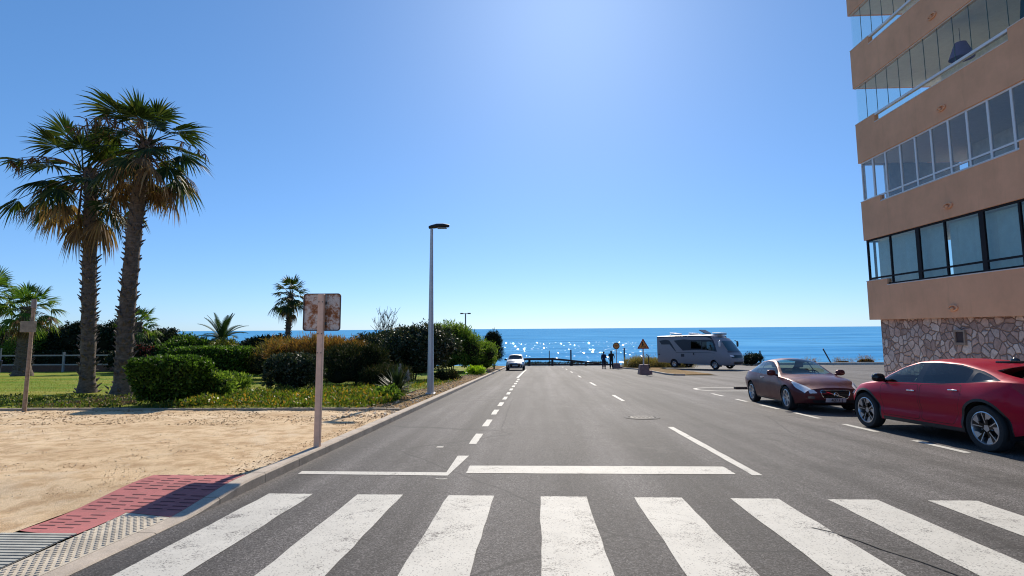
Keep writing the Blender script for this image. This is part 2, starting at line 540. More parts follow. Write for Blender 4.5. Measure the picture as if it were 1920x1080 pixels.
grid('footway', -40, KL-.002, -12, 14.62, .14, .14, lambda x, y: gl(y)-.016*sstep(KL-.6, KL, x), M_sand, .026, .9, cut=lambda x, y: pav(x, y+.03))
grid('lawn', -90, -4.9, 14.78, 66, .5, .5, lambda x, y: gl(y)+.02, M_lawn, .03, .4)
grid('verge', -4.9, KL-.002, 14.78, 66, .2, .3, lambda x, y: gl(y)-.01, M_earth, .015, 1.1)
# kerb: stones with joints, dropping flush at the crossing
m = MB(); y = -9.
while y < 66:
    y2 = y+1.0; ya, yb = y+.006, y2-.006
    n = 6
    for q in range(n):
        a = ya+(yb-ya)*q/n; b = ya+(yb-ya)*(q+1)/n
        da = random.uniform(-.002, .002)
        ta, tb = gl(a)+.004, gl(b)+.004
        x1 = KX+.012; ch = .02
        vs = [(KL, a, g(a)-.08), (x1, a, g(a)-.08), (x1, a, max(g(a)+.006, ta-ch)), (x1-ch, a, ta), (KL, a, ta),
              (KL, b, g(b)-.08), (x1, b, g(b)-.08), (x1, b, max(g(b)+.006, tb-ch)), (x1-ch, b, tb), (KL, b, tb)]
        fs = [(1, 6, 7, 2), (2, 7, 8, 3), (3, 8, 9, 4), (4, 9, 5, 0)]
        if q == 0: fs.append((0, 1, 2, 3, 4))
        if q == n-1: fs.append((9, 8, 7, 6, 5))
        m.add(vs, fs)
    y = y2
tag(m.build('kerb', M_conc), kind='structure')
# garden edging along the planted bed
m = MB(); x = -60.
while x < KL-.05:
    x2 = min(x+.99, KL-.02)
    m.box((x, 14.62, gl(14.7)-.1), (x2-.01, 14.77, gl(14.7)+.055+random.uniform(-.006, .006)), bev=.012); x += 1.0
tag(m.build('garden_edging', concrete_mat('edging_stone', (.42, .34, .25))), kind='structure')


def paver_mat(name, col, kind):
    t = NT(name); p = t.pos(); xyz = t.n('SeparateXYZ', {0: p}); X, Y = xyz.outputs[0], xyz.outputs[1]
    f = t.noise(p, 120., 3, .7); b = t.noise(p, 3.5, 5, .7)
    c = t.mix(t.ramp(b, [(.3, 0.), (.7, 1.)]), tuple(q*.78 for q in col), tuple(q*1.12 for q in col))
    c = t.mix(1., c, t.ramp(f, [(.3, .8), (.7, 1.1)]), 'MULTIPLY')
    if kind == 'joint':
        br = t.n('TexBrick', {'Vector': t.n('CombineXYZ', {0: Y, 1: X}).outputs[0], 'Scale': 1., 'Mortar Size': .006, 'Brick Width': .2, 'Row Height': .2}, offset=0.).outputs['Fac']
        c = t.mix(t.math('MULTIPLY', br, .5), c, (.12, .06, .055))
        h = t.math('SUBTRACT', f, t.math('MULTIPLY', br, 3.))
    else:
        br = t.n('TexBrick', {'Vector': p, 'Scale': 1., 'Mortar Size': .004, 'Brick Width': .4, 'Row Height': .4}, offset=0.).outputs['Fac']
        c = t.mix(t.math('MULTIPLY', br, .6), c, (.2, .17, .14)); h = f
    return t.done(t.pbsdf(col=c, rough=.85, spec=.25, nrm=t.bump(h, .5, .005)))


M_red = paver_mat('red_paver', (.50, .17, .16), 'plain'); M_white = paver_mat('pale_tactile', (.60, .53, .42), 'plain')
XL = -4.74
m = MB(); paved('red_paving', [(XL, 5.02), (-4.12, 4.86), (-4.16, 5.58), (KL, 5.46), (KL, 6.86), (-4.76, 6.82)], M_red, .006, gl)
rp = bpy.data.objects['red_paving']
# slits of the red tiles: flat dark strips in rows, painting the shade of short grooves
m = MB()
yy = 5.08
row = 0
while yy < 6.8:
    for col in range(5):
        xa = -4.70+col*.225+(.0 if row % 2 else .01)
        if row % 6 == 5: continue
        if xa > -4.30-.05*(5.6-yy) and yy < 5.62: continue
        if xa+.15 > KL-.01: continue
        y1 = yy+(.03 if col % 2 else 0)
        m.quad((xa, y1, gl(y1)+.0085), (xa+.16, y1-.01, gl(y1-.01)+.0085), (xa+.16, y1+.008, gl(y1+.008)+.0085), (xa, y1+.018, gl(y1+.018)+.0085))
    yy += .095; row += 1
m.build('groove_mark', simple('groove_shade', (.13, .035, .04), .9), rp)
wp = paved('tactile_paving', [(KL, 5.45), (-4.155, 5.57), (-4.0, 3.9), (-3.95, 2.5), (KL, 2.5)], M_white, .006, gl)
m = MB(); y = 2.6
row = 0
while y < 5.55:                     # raised studs
    x = -4.12+(.033 if row % 2 else 0)
    while x < KL-.03:
        if x > -4.13+.12*max(0, 5.3-y) and y < 5.42-.16*(x-KL) :
            z = gl(y)+.006
            m.lathe([(.019, 0), (.015, .007), (.0, .008)], 8, M=Matrix.Translation((x, y, z)))
        x += .066
    y += .045; row += 1
m.build('stud', M_white, wp, 40)
gp = paved('ribbed_paving', [(XL-.1, 5.0), (-4.13, 4.85), (-4.0, 3.9), (-3.97, 2.5), (XL-.1, 2.5)], simple('ribbed_tile', (.22, .21, .185), .85, var=.25), .005, gl)
m = MB(); y = 4.93
while y > 2.6:
    m.box((XL-.08, y-.03, gl(y)+.006), (-4.02-.1*sstep(3.9, 4.9, y), y, gl(y)+.016)); y -= .062
m.build('rib', simple('ribbed_tile_top', (.44, .43, .37), .85, var=.2), gp)

# gravel and litter lying on the footway
def scatter(name, n, xr, yr, hf, size, mt, keep=None, flatn=.6, pw=2.2):
    X = rng.uniform(*xr, n); Y = yr[0]+(yr[1]-yr[0])*rng.random(n)**1.3
    if keep is not None:
        k = keep(X, Y); X, Y = X[k], Y[k]
    n = len(X)
    s = size[0]+(size[1]-size[0])*rng.random(n)**pw*1.
    base = np.array([(1, 0, 0), (-1, 0, 0), (0, 1, 0), (0, -1, 0), (0, 0, 1), (0, 0, -1)], float)
    tri = np.array([(0, 2, 4), (2, 1, 4), (1, 3, 4), (3, 0, 4), (2, 0, 5), (1, 2, 5), (3, 1, 5), (0, 3, 5)])
    a = rng.uniform(0, 2*PI, n)
    V = base[None]*rng.uniform(.6, 1.3, (n, 6, 1))*s[:, None, None]
    V[:, :, 2] *= flatn
    c, q = np.cos(a)[:, None], np.sin(a)[:, None]
    x = V[:, :, 0]*c-V[:, :, 1]*q; yv = V[:, :, 0]*q+V[:, :, 1]*c
    Z = np.array([hf(b) for b in Y])
    W = np.stack([x+X[:, None], yv+Y[:, None], V[:, :, 2]+Z[:, None]+s[:, None]*.2], 2).reshape(-1, 3)
    F = (tri[None]+(np.arange(n)*6)[:, None, None]).reshape(-1, 3)
    return tag(npmesh(name, W, F, mt, k=3), kind='stuff')


def pebble_mat():
    t = NT('pebble'); c = t.ramp(t.island(), [(0., (.34, .21, .10)), (.35, (.52, .36, .20)), (.7, (.70, .54, .36)), (1., (.8, .72, .58))])
    return t.done(t.pbsdf(col=c, rough=.9))


M_peb = pebble_mat()
scatter('gravel', 13000, (-15, KL-.05), (6.0, 14.5), lambda y: gl(y)-.004, (.004, .013), M_peb, keep=lambda x, y: ~pav(x, y))
scatter('gravel_litter', 2600, (-5, KL-.02), (13, 50), lambda y: gl(y), (.012, .05), M_peb)
def twig_mat():
    t = NT('dry_litter'); c = t.ramp(t.island(), [(0., (.16, .09, .04)), (.6, (.30, .18, .08)), (1., (.42, .29, .15))])
    return t.done(t.pbsdf(col=c, rough=.9))
scatter('dry_litter', 420, (KL-.35, KL+.01), (6.9, 15), lambda y: gl(y)-.005, (.006, .022), twig_mat(), flatn=.4)
scatter('leaf_litter', 4500, (-18, KL-.1), (11.6, 14.6), lambda y: gl(y), (.008, .03), twig_mat(), flatn=.35)
# ------------------------------------------------------------------ apartment building
def render_mat(name, col):
    t = NT(name); p = t.pos()
    c = t.mix(t.ramp(t.noise(p, .9, 6, .65), [(.3, 0.), (.7, 1.)]), tuple(x*.86 for x in col), tuple(x*1.08 for x in col))
    st = t.noise(t.stretch(p, (3., 3., .35)), 1., 5, .7)           # rain streaks
    c = t.mix(t.ramp(st, [(.56, 0.), (.74, .30)]), c, tuple(x*.62 for x in col))
    f = t.noise(p, 90., 3)
    return t.done(t.pbsdf(col=c, rough=.9, spec=.2, nrm=t.bump(f, .35, .006)))


def rubble_mat():
    t = NT('rubble_stone'); p = t.pos()
    v = t.n('CombineXYZ', {0: t.n('SeparateXYZ', {0: p}).outputs[1], 1: t.n('SeparateXYZ', {0: p}).outputs[2], 2: t.n('SeparateXYZ', {0: p}).outputs[0]}).outputs[0]
    dis = t.n('TexNoise', {'Vector': v, 'Scale': 2.2, 'Detail': 3}).outputs['Color']
    v2 = t.mix(.20, v, dis, 'ADD')
    v2 = t.mix(.45, v2, t.n('TexNoise', {'Vector': v, 'Scale': .9, 'Detail': 1}).outputs['Color'], 'ADD')
    e = t.n('TexVoronoi', {'Vector': v2, 'Scale': 4.1, 'Randomness': .95}, feature='DISTANCE_TO_EDGE').outputs[0]
    cel = t.n('TexVoronoi', {'Vector': v2, 'Scale': 4.1, 'Randomness': .95}).outputs['Color']
    k = t.n('SeparateColor', {0: cel}).outputs[0]
    c = t.ramp(k, [(0., (.32, .23, .20)), (.3, (.46, .32, .27)), (.55, (.54, .41, .35)), (.8, (.62, .52, .46)), (1., (.38, .30, .28))])
    c = t.mix(1., c, t.ramp(t.noise(v, 9., 5, .7), [(.3, .72), (.7, 1.2)]), 'MULTIPLY')
    joint = t.ramp(e, [(.025, 0.), (.075, 1.)])
    c = t.mix(joint, (.27, .185, .155), c)
    h = t.math('ADD', t.ramp(e, [(.0, 0.), (.09, 1.)]), t.math('MULTIPLY', t.noise(v, 14., 4), .35))
    return t.done(t.pbsdf(col=c, rough=.9, spec=.2, nrm=t.bump(h, .9, .04)))


def glass_mat(name, tint, refl=1., rough=.02, ior=1.5):
    """thin pane: tinted see-through with a Fresnel reflection"""
    t = NT(name)
    bk = t.n('NewGeometry').outputs['Backfacing']      # a sheet reflects alike from both sides
    io = t.math('ADD', ior, t.math('MULTIPLY', bk, 1/ior-ior))
    fr = t.n('Fresnel', {'IOR': io}).outputs[0]
    k = t.math('MULTIPLY', fr, refl)
    a = t.n('BsdfTransparent', {'Color': (*tint, 1)}).outputs[0]
    b = t.n('BsdfGlossy', {'Color': (1, 1, 1, 1), 'Roughness': rough}).outputs[0]
    return t.done(t.n('MixShader', {0: k, 1: a, 2: b}).outputs[0])


M_ren = render_mat('terracotta_render', (.84, .43, .245)); M_rub = rubble_mat()
M_white = simple('white_frame', (.72, .72, .72), .4, var=.05); M_dark = simple('dark_frame', (.014, .012, .014), .7, var=.2, spec=.2)
M_plas = simple('pale_ceiling', (.72, .72, .66), .8, var=.06); M_cop = simple('coping_white', (.70, .62, .56), .7)
M_glA = glass_mat('clear_balcony_glass', (.94, .98, .97), .45); M_glB = glass_mat('window_glass', (.80, .88, .88), .7)
M_glC = glass_mat('tinted_window_glass', (.84, .88, .90), .8)
M_edge = simple('glass_edge', (.10, .16, .15), .3)
M_int = simple('interior_wall', (.74, .73, .68), .9); M_floor = simple('interior_floor', (.48, .40, .31), .8)

BX, BY1, BY0 = 12.4, 21.15, -7.      # street face, seaward end, rear end
BXE = 25.
bd = thing('apartment_building', 'terracotta rendered apartment block on a rubble stone base with glazed balconies', 'building', (0, 0, 0))
lo_ = [1.84, 4.82, 7.81, 10.79, 13.78, 16.76]
hi_ = [3.27, 6.29, 9.33, 12.32, 15.3, 18.3]
m = MB()
m.box((BX+.22, BY0+.2, -1.6), (BXE-.2, BY1-.3, 1.86))
sb = m.build('stone_base', M_rub, bd)
# small square vent in the stone
m = MB()
m.box((BX+.16, 16.84, 1.02), (BX+.23, 17.28, 1.10)); m.box((BX+.16, 16.84, 1.42), (BX+.23, 17.28, 1.48))
m.box((BX+.16, 16.84, 1.10), (BX+.23, 16.90, 1.42)); m.box((BX+.16, 17.22, 1.10), (BX+.23, 17.28, 1.42))
vf = m.build('vent_frame', concrete_mat('vent_stone', (.33, .25, .2)), bd)
m = MB(); m.box((BX+.195, 16.9, 1.1), (BX+.215, 17.22, 1.42)); m.build('grille', simple('vent_dark', (.05, .03, .03), .8), vf)
T = .16
for k in range(6):
    a, b = lo_[k], hi_[k]
    nd = (.22, .22, .32, .32, .3, .3)[k]           # depth of the lowered length of parapet
    y1, y0 = (19.95, BY0+1) if k == 0 else (19.98, 14.25)
    m = MB()
    # street side, seaward end, landward end; top steps down along the street
    m.box((BX, BY0, a), (BX+T, BY1, b-nd))
    m.box((BX, y1, b-nd), (BX+T, BY1, b)); m.box((BX, BY0, b-nd), (BX+T, y0, b))
    m.box((BX+T, BY1-T, a), (BXE, BY1, b)); m.box((BX+T, BY0, a), (BXE, BY0+T, b))
    m.box((BX+T, BY0+T, a), (BXE, BY1-T, a+.2))
    pa = m.build('parapet', M_ren, bd)
    m = MB()
    m.box((BX-.012, y0, b-nd), (BX+T+.01, y1, b-nd+.028)); m.box((BX-.012, y1, b), (BX+T+.01, BY1+.012, b+.024)); m.box((BX-.012, BY0, b), (BX+T+.01, y0, b+.024))
    m.box((BX+T+.01, BY1-T, b), (BXE, BY1+.012, b+.024))
    m.build('coping', M_cop, pa)
    # oval moulded drain spout on the band
    vy = (16.95, 16.81, 16.73, 16.77, 16.8, 16.8)[k]; vz = (2.13, 5.19, 8.2, 11.19, 14.2, 17.2)[k]
    m = MB(); m.tube([(BX-.02, vy+.16*math.cos(t), vz+.075*math.sin(t)) for t in np.linspace(0, 2*PI, 19)], .028, 6)
    m.tube([(BX+.02, vy+.03, vz), (BX-.07, vy+.0, vz-.03)], [.05, .045], 8)
    m.build('drain_spout', M_ren, bd, True)
    if k < 5:
        # pale ceiling and floor of the balcony above/below
        nz = lo_[k+1]
        m = MB(); m.box((BX+T, BY0+T, nz-.03), (BXE-.2, BY1-T, nz-.002)); m.build('balcony_ceiling', M_plas, bd)
        m = MB(); m.box((BX+T, BY0+T, a+.2), (BXE-.2, BY1-T, a+.22)); m.build('balcony_floor', M_floor, bd)
        m = MB(); m.box((14.95, BY0+.5, a+.22), (BXE-.5, (19.2 if k < 2 else BY1-1.1), nz-.03)); m.build('inner_wall', M_int, bd)
m = MB(); m.box((BX+.3, BY0+.3, 18.0), (BXE-.3, BY1-.3, 18.25)); m.build('roof', M_conc2, bd)

def frame_strip(k, ys, thick, mat_f, mat_g, sill, trans, zlow):
    """a run of framed panes along the street face; each window is a part with its pane"""
    nz = lo_[k+1]
    x0, x1 = BX+.05, BX+.11
    for i in range(len(ys)-1):
        ya, yb = ys[i], ys[i+1]              # ya > yb
        low = sill if yb > 19.9 else zlow
        m = MB(); h = .028
        wa, wb = thick[i]/2, thick[i+1]/2
        m.box((x0, ya-wa, low), (x1, ya, nz-.002)); m.box((x0, yb, low), (x1, yb+wb, nz-.002))
        m.box((x0, yb+wb, nz-.06), (x1, ya-wa, nz-.002)); m.box((x0, yb+wb, low), (x1, ya-wa, low+.045))
        m.box((x0+.003, yb+wb, trans-h), (x1-.003, ya-wa, trans+h))
        fr = m.build('window', mat_f, bd)
        m = MB(); m.box((BX+.075, yb+wb, low+.045), (BX+.083, ya-wa, nz-.06)); m.build('pane', mat_g, fr)


# first floor: dark frames in front of pale vertical blinds
ys1 = [21.08, 19.72, 18.32, 17.12, 15.72, 14.5, 13.2, 12.0, 10.7, 9.5, 8.2, 7.0]
frame_strip(0, ys1, [.16, .06, .17, .06, .17, .06, .17, .06, .17, .06, .17, .06], M_dark, M_glB, 3.30, 3.37, 3.09)
m = MB(); r2 = random.Random(4)
y = 20.85
while y > 7:
    wv = .085
    if not (17.36 < y < 17.5):
        an = r2.uniform(.15, .5)
        m.quad((BX+.34, y, 2.3), (BX+.34+wv*math.sin(an), y-wv*math.cos(an), 2.3), (BX+.34+wv*math.sin(an), y-wv*math.cos(an), 4.74), (BX+.34, y, 4.74))
    y -= wv*.93
y = BX+.35
while y < 14.8:
    an = r2.uniform(.15, .5)
    m.quad((y, BY1-.36, 2.3), (y+.08*math.cos(an), BY1-.36+.08*math.sin(an), 2.3), (y+.08*math.cos(an), BY1-.36+.08*math.sin(an), 4.74), (y, BY1-.36, 4.74)); y += .078
m.build('blinds', simple('blind_fabric', (.66, .72, .70), .9, var=.08), bd)
m = MB()
for xx in (BX+.3, BX+1.5): m.box((xx, BY1-.12, 3.3), (xx+.06, BY1-.05, 4.81))
m.box((BX+.1, BY1-.12, 3.3), (14.9, BY1-.05, 3.36)); m.box((BX+.1, BY1-.12, 4.74), (14.9, BY1-.05, 4.81))
wf = m.build('window', M_dark, bd)
# second floor: white frames
ys2 = [21.06, 20.35, 19.62, 18.83, 18.08, 17.35, 16.62, 15.9, 15.16, 14.4, 13.6, 12.8, 12., 11.2, 10.4, 9.6]
frame_strip(1, ys2, [.07]*16, M_white, M_glC, 6.31, 6.33, 6.10)
m = MB()
for xx in (BX+.12, BX+.9, BX+1.7): m.box((xx, BY1-.11, 6.31), (xx+.06, BY1-.05, 7.80))
m.box((BX+.12, BY1-.11, 6.31), (14.9, BY1-.05, 6.37)); m.box((BX+.12, BY1-.11, 7.72), (14.9, BY1-.05, 7.80))
m.build('window', M_white, bd)
m = MB(); m.box((13.4, BY1-.2, 6.3), (16, BY1-.15, 7.75)); m.build('curtain', simple('curtain_grey', (.34, .38, .42), .9), bd)
m = MB(); m.box((14.0, 17.9, 5.1), (14.5, 19.0, 6.6), bev=.04); m.build('cupboard', M_white, bd)
# upper floors: frameless folding glass, only thin dark edges between the sheets
for k in (2, 3, 4):
    nz = lo_[k+1]; b = hi_[k]
    ys3 = np.arange(21.07, 6, -.62)
    for i in range(len(ys3)-1):
        ya, yb = ys3[i], ys3[i+1]
        low = b+.03
        m = MB(); m.box((BX+.06, yb+.006, low), (BX+.069, ya-.006, nz-.035)); gp_ = m.build('glass_sheet', M_glA, bd)
        m = MB(); m.box((BX+.055, yb-.005, low), (BX+.074, yb+.005, nz-.035)); m.build('sheet_edge', M_edge, gp_)
    m = MB(); m.box((BX+.03, BY0+1, nz-.035), (BX+.1, BY1-.05, nz-.004)); m.build('top_track', M_cop, bd)
    # balustrade: handrail with glass infill in the lowered parapet
    m = MB(); m.box((BX+.02, 14.25, b-.05), (BX+.13, 19.98, b+.03)); hr = m.build('balcony_rail', M_white, bd)
    m = MB(); m.box((BX+.07, 14.25, b-.29), (BX+.08, 19.98, b-.05)); m.build('infill', M_glA, hr)
    for i, xx in enumerate(np.arange(BX+.1, 14.6, .6)):
        m = MB(); m.box((xx+.005, BY1-.09, b+.03), (xx+.595, BY1-.08, nz-.035)); m.build('glass_sheet', M_glA, bd)
# things hanging on the fourth balcony
lp = thing('pendant_lamp', 'purple fabric lampshade hanging behind the balcony glass', 'lamp', (13.15, 16.75, lo_[3]-.03))
m = MB().tube([(0, 0, 0), (0, 0, -.5)], .008, 6); m.build('cord', M_dark, lp)
m = MB().lathe([(.15, -.48), (.33, -.98), (.32, -.98), (.14, -.48)], 24); m.build('lamp_shade', simple('purple_fabric', (.16, .09, .17), .9), lp, 40)
dg = MB()
for i in range(14):
    a0 = i*.07
    dg.quad((13.1+.05*(i % 2), 14.7-a0, 9.4), (13.1+.05*((i+1) % 2), 14.63-a0, 9.4), (13.1+.05*((i+1) % 2), 14.45-a0*.6, 10.76), (13.1+.05*(i % 2), 14.5-a0*.6, 10.76))
tag(dg.build('hanging_cloth', simple('dark_green_cloth', (.012, .05, .05), .9)), 'dark green cloth hanging behind the balcony glass near the lampshade', 'cloth')

# unseen pale strip along the facade foot, added to bounce sunlight onto it
m = MB()
for ya, yb in ((-30, 0), (0, 12), (12, 22.6)):
    m.box((9.95, ya, -2.2), (BX+.215, yb-.004, 0)) if False else m.add([(9.95, ya, g(ya)-.1), (12.62, ya, g(ya)-.1), (12.62, yb, g(yb)-.1), (9.95, yb, g(yb)-.1), (9.95, ya, g(ya)+.13), (12.62, ya, g(ya)+.13), (12.62, yb, g(yb)+.13), (9.95, yb, g(yb)+.13)],
        [(4, 5, 6, 7), (0, 1, 5, 4), (2, 3, 7, 6), (3, 0, 4, 7)])
tag(m.build('bounce_pavement', concrete_mat('bounce_concrete', (.70, .62, .51))), kind='structure')

# ------------------------------------------------------------------ street furniture
M_galv = simple('galvanised_steel', (.52, .53, .55), .42, .35, .08, 3); M_cream = simple('cream_post_paint', (.76, .50, .36), .55, var=.12, scale=9)
M_lampd = simple('lamp_dark', (.02, .02, .022), .5)
# street lamp
sl = thing('street_lamp', 'tall pale steel street lamp with a flat dark head beside the kerb', 'street lamp', (-4.0, 20.7, gl(20.7)))
m = MB().tube([(0, 0, 0), (0, 0, .5), (0, 0, 6.22)], [.125, .12, .055], 16); m.build('pole', M_galv, sl, 60)
m = MB().box((-.17, -.17, -.02), (.17, .17, .025), bev=.008)
for sx in (-1, 1):
    for sy in (-1, 1): m.lathe([(.018, .025), (.018, .06), (0, .062)], 8, M=Matrix.Translation((sx*.13, sy*.13, 0)))
m.build('base_plate', M_galv, sl, 40)
m = MB()
hp = [(-.10, .13), (.0, .17), (.2, .19), (.45, .17), (.62, .11), (.68, .03)]
vs = []; n_ = 12
for x, wd in hp:
    tz = 6.28+.03*math.sin((x+.1)/.78*PI)+.04*(x/.7)
    th = .07+.045*math.sin(max(0, (x+.1)/.78)*PI)
    for q in range(n_):
        a = 2*PI*q/n_
        vs.append((x, wd*math.cos(a), tz+th*(math.sin(a) if math.sin(a) > 0 else .55*math.sin(a))))
fs = [(i*n_+q, (i+1)*n_+q, (i+1)*n_+(q+1) % n_, i*n_+(q+1) % n_) for i in range(len(hp)-1) for q in range(n_)]
fs += [tuple(range(n_)), tuple(range(len(hp)*n_-1, (len(hp)-1)*n_-1, -1))]
m.add(vs, fs); m.build('lamp_head', M_lampd, sl, 50)
m = MB().box((.22, -.11, 6.235), (.58, .11, 6.262), bev=.008); m.build('lamp_lens', simple('lens_grey', (.35, .36, .36), .2), sl)
# twin lamp far behind the shrubs
tl = thing('twin_street_lamp', 'slim lamp post with two small heads rising behind the light green shrub', 'street lamp', (-8.05, 62, g(62)))
m = MB().tube([(0, 0, 0), (0, 0, 6.1)], [.09, .07], 10); m.box((-.35, -.03, 6.02), (.35, .03, 6.08)); m.build('pole', simple('far_pole', (.18, .2, .2), .5), tl)
for sx in (-1, 1):
    m = MB().box((sx*.42-.17, -.16, 6.0), (sx*.42+.17, .16, 6.14), bev=.03); m.build('lamp_head', M_lampd, tl)


def rust_mat():
    t = NT('rusty_sheet'); o = t.obj()
    a = t.noise(o, 5., 6, .75); b = t.noise(o, 28., 4, .8); e = t.n('TexVoronoi', {'Vector': o, 'Scale': 34.}).outputs[0]
    s = t.math('ADD', a, t.math('MULTIPLY', b, .38))
    sp = t.math('MULTIPLY', t.ramp(e, [(.12, 1.), (.3, 0.)]), t.ramp(b, [(.48, 0.), (.56, 1.)]))
    c = t.mix(t.ramp(b, [(.3, 0.), (.7, 1.)]), (.56, .47, .40), (.76, .68, .60))
    c = t.mix(t.ramp(s, [(.66, 0.), (.76, 1.)]), c, (.34, .125, .040))
    c = t.mix(t.ramp(s, [(.76, 0.), (.90, 1.)]), c, (.13, .040, .016))
    c = t.mix(t.math('MULTIPLY', sp, .9), c, (.14, .045, .018))
    return t.done(t.pbsdf(col=c, rough=.75, metal=0., nrm=t.bump(b, .4, .004)))


def rrect(w_, h_, r, n=6):
    pts = []
    for cx, cy, a0 in ((w_/2-r, h_/2-r, 0), (-w_/2+r, h_/2-r, PI/2), (-w_/2+r, -h_/2+r, PI), (w_/2-r, -h_/2+r, 1.5*PI)):
        for k in range(n+1):
            a = a0+PI/2*k/n; pts.append((cx+r*math.cos(a), cy+r*math.sin(a)))
    return pts


XZ = Matrix(((1, 0, 0, 0), (0, 0, -1, 0), (0, 1, 0, 0), (0, 0, 0, 1)))      # poly in x,z; thickness along -y
rs = thing('road_sign', 'rusty back of a square road sign on a square cream post at the kerb', 'road sign', (-3.555, 8.93, gl(8.93)))
rs.rotation_euler = (0, R(.15), 0)
M_rust = rust_mat()
m = MB().box((-.05, -.04, -.05), (.05, .04, 2.465), bev=.012)
m.build('post', M_cream, rs)
for hz in (1.81, 2.33, 1.50):
    m = MB()
    for sx in (-1, 1): m.lathe([(.009, 0), (.009, .008), (0, .009)], 8, M=Matrix.Translation((sx*.03, -.041, hz)) @ Matrix.Rotation(PI/2, 4, 'X'))
    m.build('bolt', M_iron, rs)
m = MB()
PN = Matrix.Translation((-.01, .062, 2.165)) @ XZ
m.prism(rrect(.63, .62, .05), 0, .004, 0, PN)
rp1, rp2 = rrect(.63, .62, .05), rrect(.60, .59, .042)
pan = m.build('sign_panel', M_rust, rs)
m = MB(); n_ = len(rp1)
vs = [PN @ Vector((x, y, z)) for z in (-.002, .02) for pp in (rp1, rp2) for x, y in pp]
for i in range(n_):
    j = (i+1) % n_
    m.f += [(i, j, 2*n_+j, 2*n_+i), (n_+j, n_+i, 3*n_+i, 3*n_+j), (2*n_+i, 2*n_+j, 3*n_+j, 3*n_+i), (j, i, n_+i, n_+j)]
m.v = vs; m.m = [0]*len(m.f); m.build('rim', simple('rim_rust', (.10, .06, .05), .7), pan)
m = MB().box((-.07, .04, 1.95), (.07, .0595, 2.0)); m.box((-.07, .04, 2.29), (.07, .0595, 2.34)); m.build('bracket', M_iron, rs)
# wooden post with a plate
wp_ = thing('wooden_post', 'leaning weathered wooden post with a small blank plate at the lawn edge', 'post', (-13.66, 14.32, gl(14.3)))
wp_.rotation_euler = (0, R(.6), 0)
M_wood = simple('weathered_wood', (.30, .215, .15), .85, var=.35, scale=14, bump=.4, bscale=40)
m = MB().tube([(0, 0, -.1), (0, 0, 1.5), (0, 0, 2.9)], [.052, .046, .042], 10); m.build('post', M_wood, wp_, 60)
m = MB().tube([(0, 0, 2.76), (0, 0, 2.99)], [.062, .058], 12); m.build('post_cap', simple('cap_grey', (.24, .21, .2), .7), wp_, 40)
m = MB().box((-.25, -.09, 2.1), (.19, -.064, 2.4), bev=.006); m.build('plate', simple('old_plate', (.22, .19, .14), .8, var=.3, scale=10), wp_)

# temporary traffic signs
M_yel = simple('sign_amber', (.62, .26, .05), .5); M_redp = simple('sign_red', (.28, .02, .015), .5); M_blk = simple('black_paint', (.015, .015, .015), .5)
M_pink = concrete_mat('pink_concrete', (.27, .18, .17))


def sign_base(par, w_=.62, h_=.55):
    m = MB(); a, b = w_/2, w_/2*.72
    vs = [(-a, -a, 0), (a, -a, 0), (a, a, 0), (-a, a, 0), (-b, -b, h_), (b, -b, h_), (b, b, h_), (-b, b, h_)]
    m.add(vs, [(0, 3, 2, 1), (4, 5, 6, 7), (0, 1, 5, 4), (1, 2, 6, 5), (2, 3, 7, 6), (3, 0, 4, 7)])
    m.box((a-.02, -a+.05, 0), (a+.16, a-.05, h_*.42), bev=.03)
    m.build('base', M_pink, par)


ts = thing('warning_sign', 'orange triangular roadworks sign on a grey pole in a concrete foot', 'traffic sign', (7.83, 41.4, g(41.4)))
sign_base(ts, .8, .72)
m = MB().tube([(0, 0, .3), (0, 0, 2.15)], .05, 10); m.build('pole', M_galv, ts, 60)
tri = lambda s: [(-.45*s, -.26*s), (.45*s, -.26*s), (0, .52*s)]
def rtri(s, r):
    out = []; P3 = tri(s)
    for i in range(3):
        p, a, b = Vector(P3[i]), Vector(P3[i-1]), Vector(P3[(i+1) % 3])
        d1, d2 = (a-p).normalized(), (b-p).normalized()
        for t in np.linspace(0, 1, 6):
            q = (p+d1*r)*(1-t)**2+p*2*t*(1-t)+(p+d2*r)*t*t; out.append((q.x, q.y))
    return out
TP = Matrix.Translation((0, -.055, 2.13)) @ XZ
m = MB().prism(rtri(1., .09), 0, .014, 0, TP); pn = m.build('sign_panel', M_redp, ts)
m = MB().prism(rtri(.70, .05), .0142, .018, 0, TP @ Matrix.Translation((0, .0, 0))); m.build('sign_face', M_yel, pn)
m = MB()                             # worker with shovel and heap
m.prism([(-.05+.045*math.cos(t), .21+.045*math.sin(t)) for t in np.linspace(0, 2*PI, 12, False)], .0182, .021, 0, TP)
m.prism([(-.10, .16), (-.02, .17), (.03, .06), (-.0, -.02), (.03, -.14), (-.02, -.14), (-.05, -.03), (-.10, -.14), (-.15, -.14), (-.09, .0)], .0182, .021, 0, TP)
m.prism([(0, .12), (.10, -.02), (.085, -.03), (-.02, .10)], .0182, .021, 0, TP)
m.prism([(.06, -.15), (.11, -.06), (.17, -.06), (.22, -.15)], .0182, .021, 0, TP)
m.build('symbol', M_blk, pn)
cs = thing('round_sign', 'round orange sign with a dark rim on a grey pole beside the standing couple', 'traffic sign', (8.05, 56.9, g(56.9)))
sign_base(cs, .75, .55)
m = MB().tube([(0, 0, .3), (0, 0, 2.0)], .045, 10); m.build('pole', M_galv, cs, 60)
cir = lambda r: [(r*math.cos(t), r*math.sin(t)) for t in np.linspace(0, 2*PI, 32, False)]
TP = Matrix.Translation((0, -.05, 2.28)) @ XZ
m = MB().prism(cir(.34), 0, .014, 0, TP); pn = m.build('sign_panel', simple('sign_rim', (.12, .03, .03), .5), cs)
m = MB().prism(cir(.255), .0142, .018, 0, TP); m.build('sign_face', M_yel, pn)
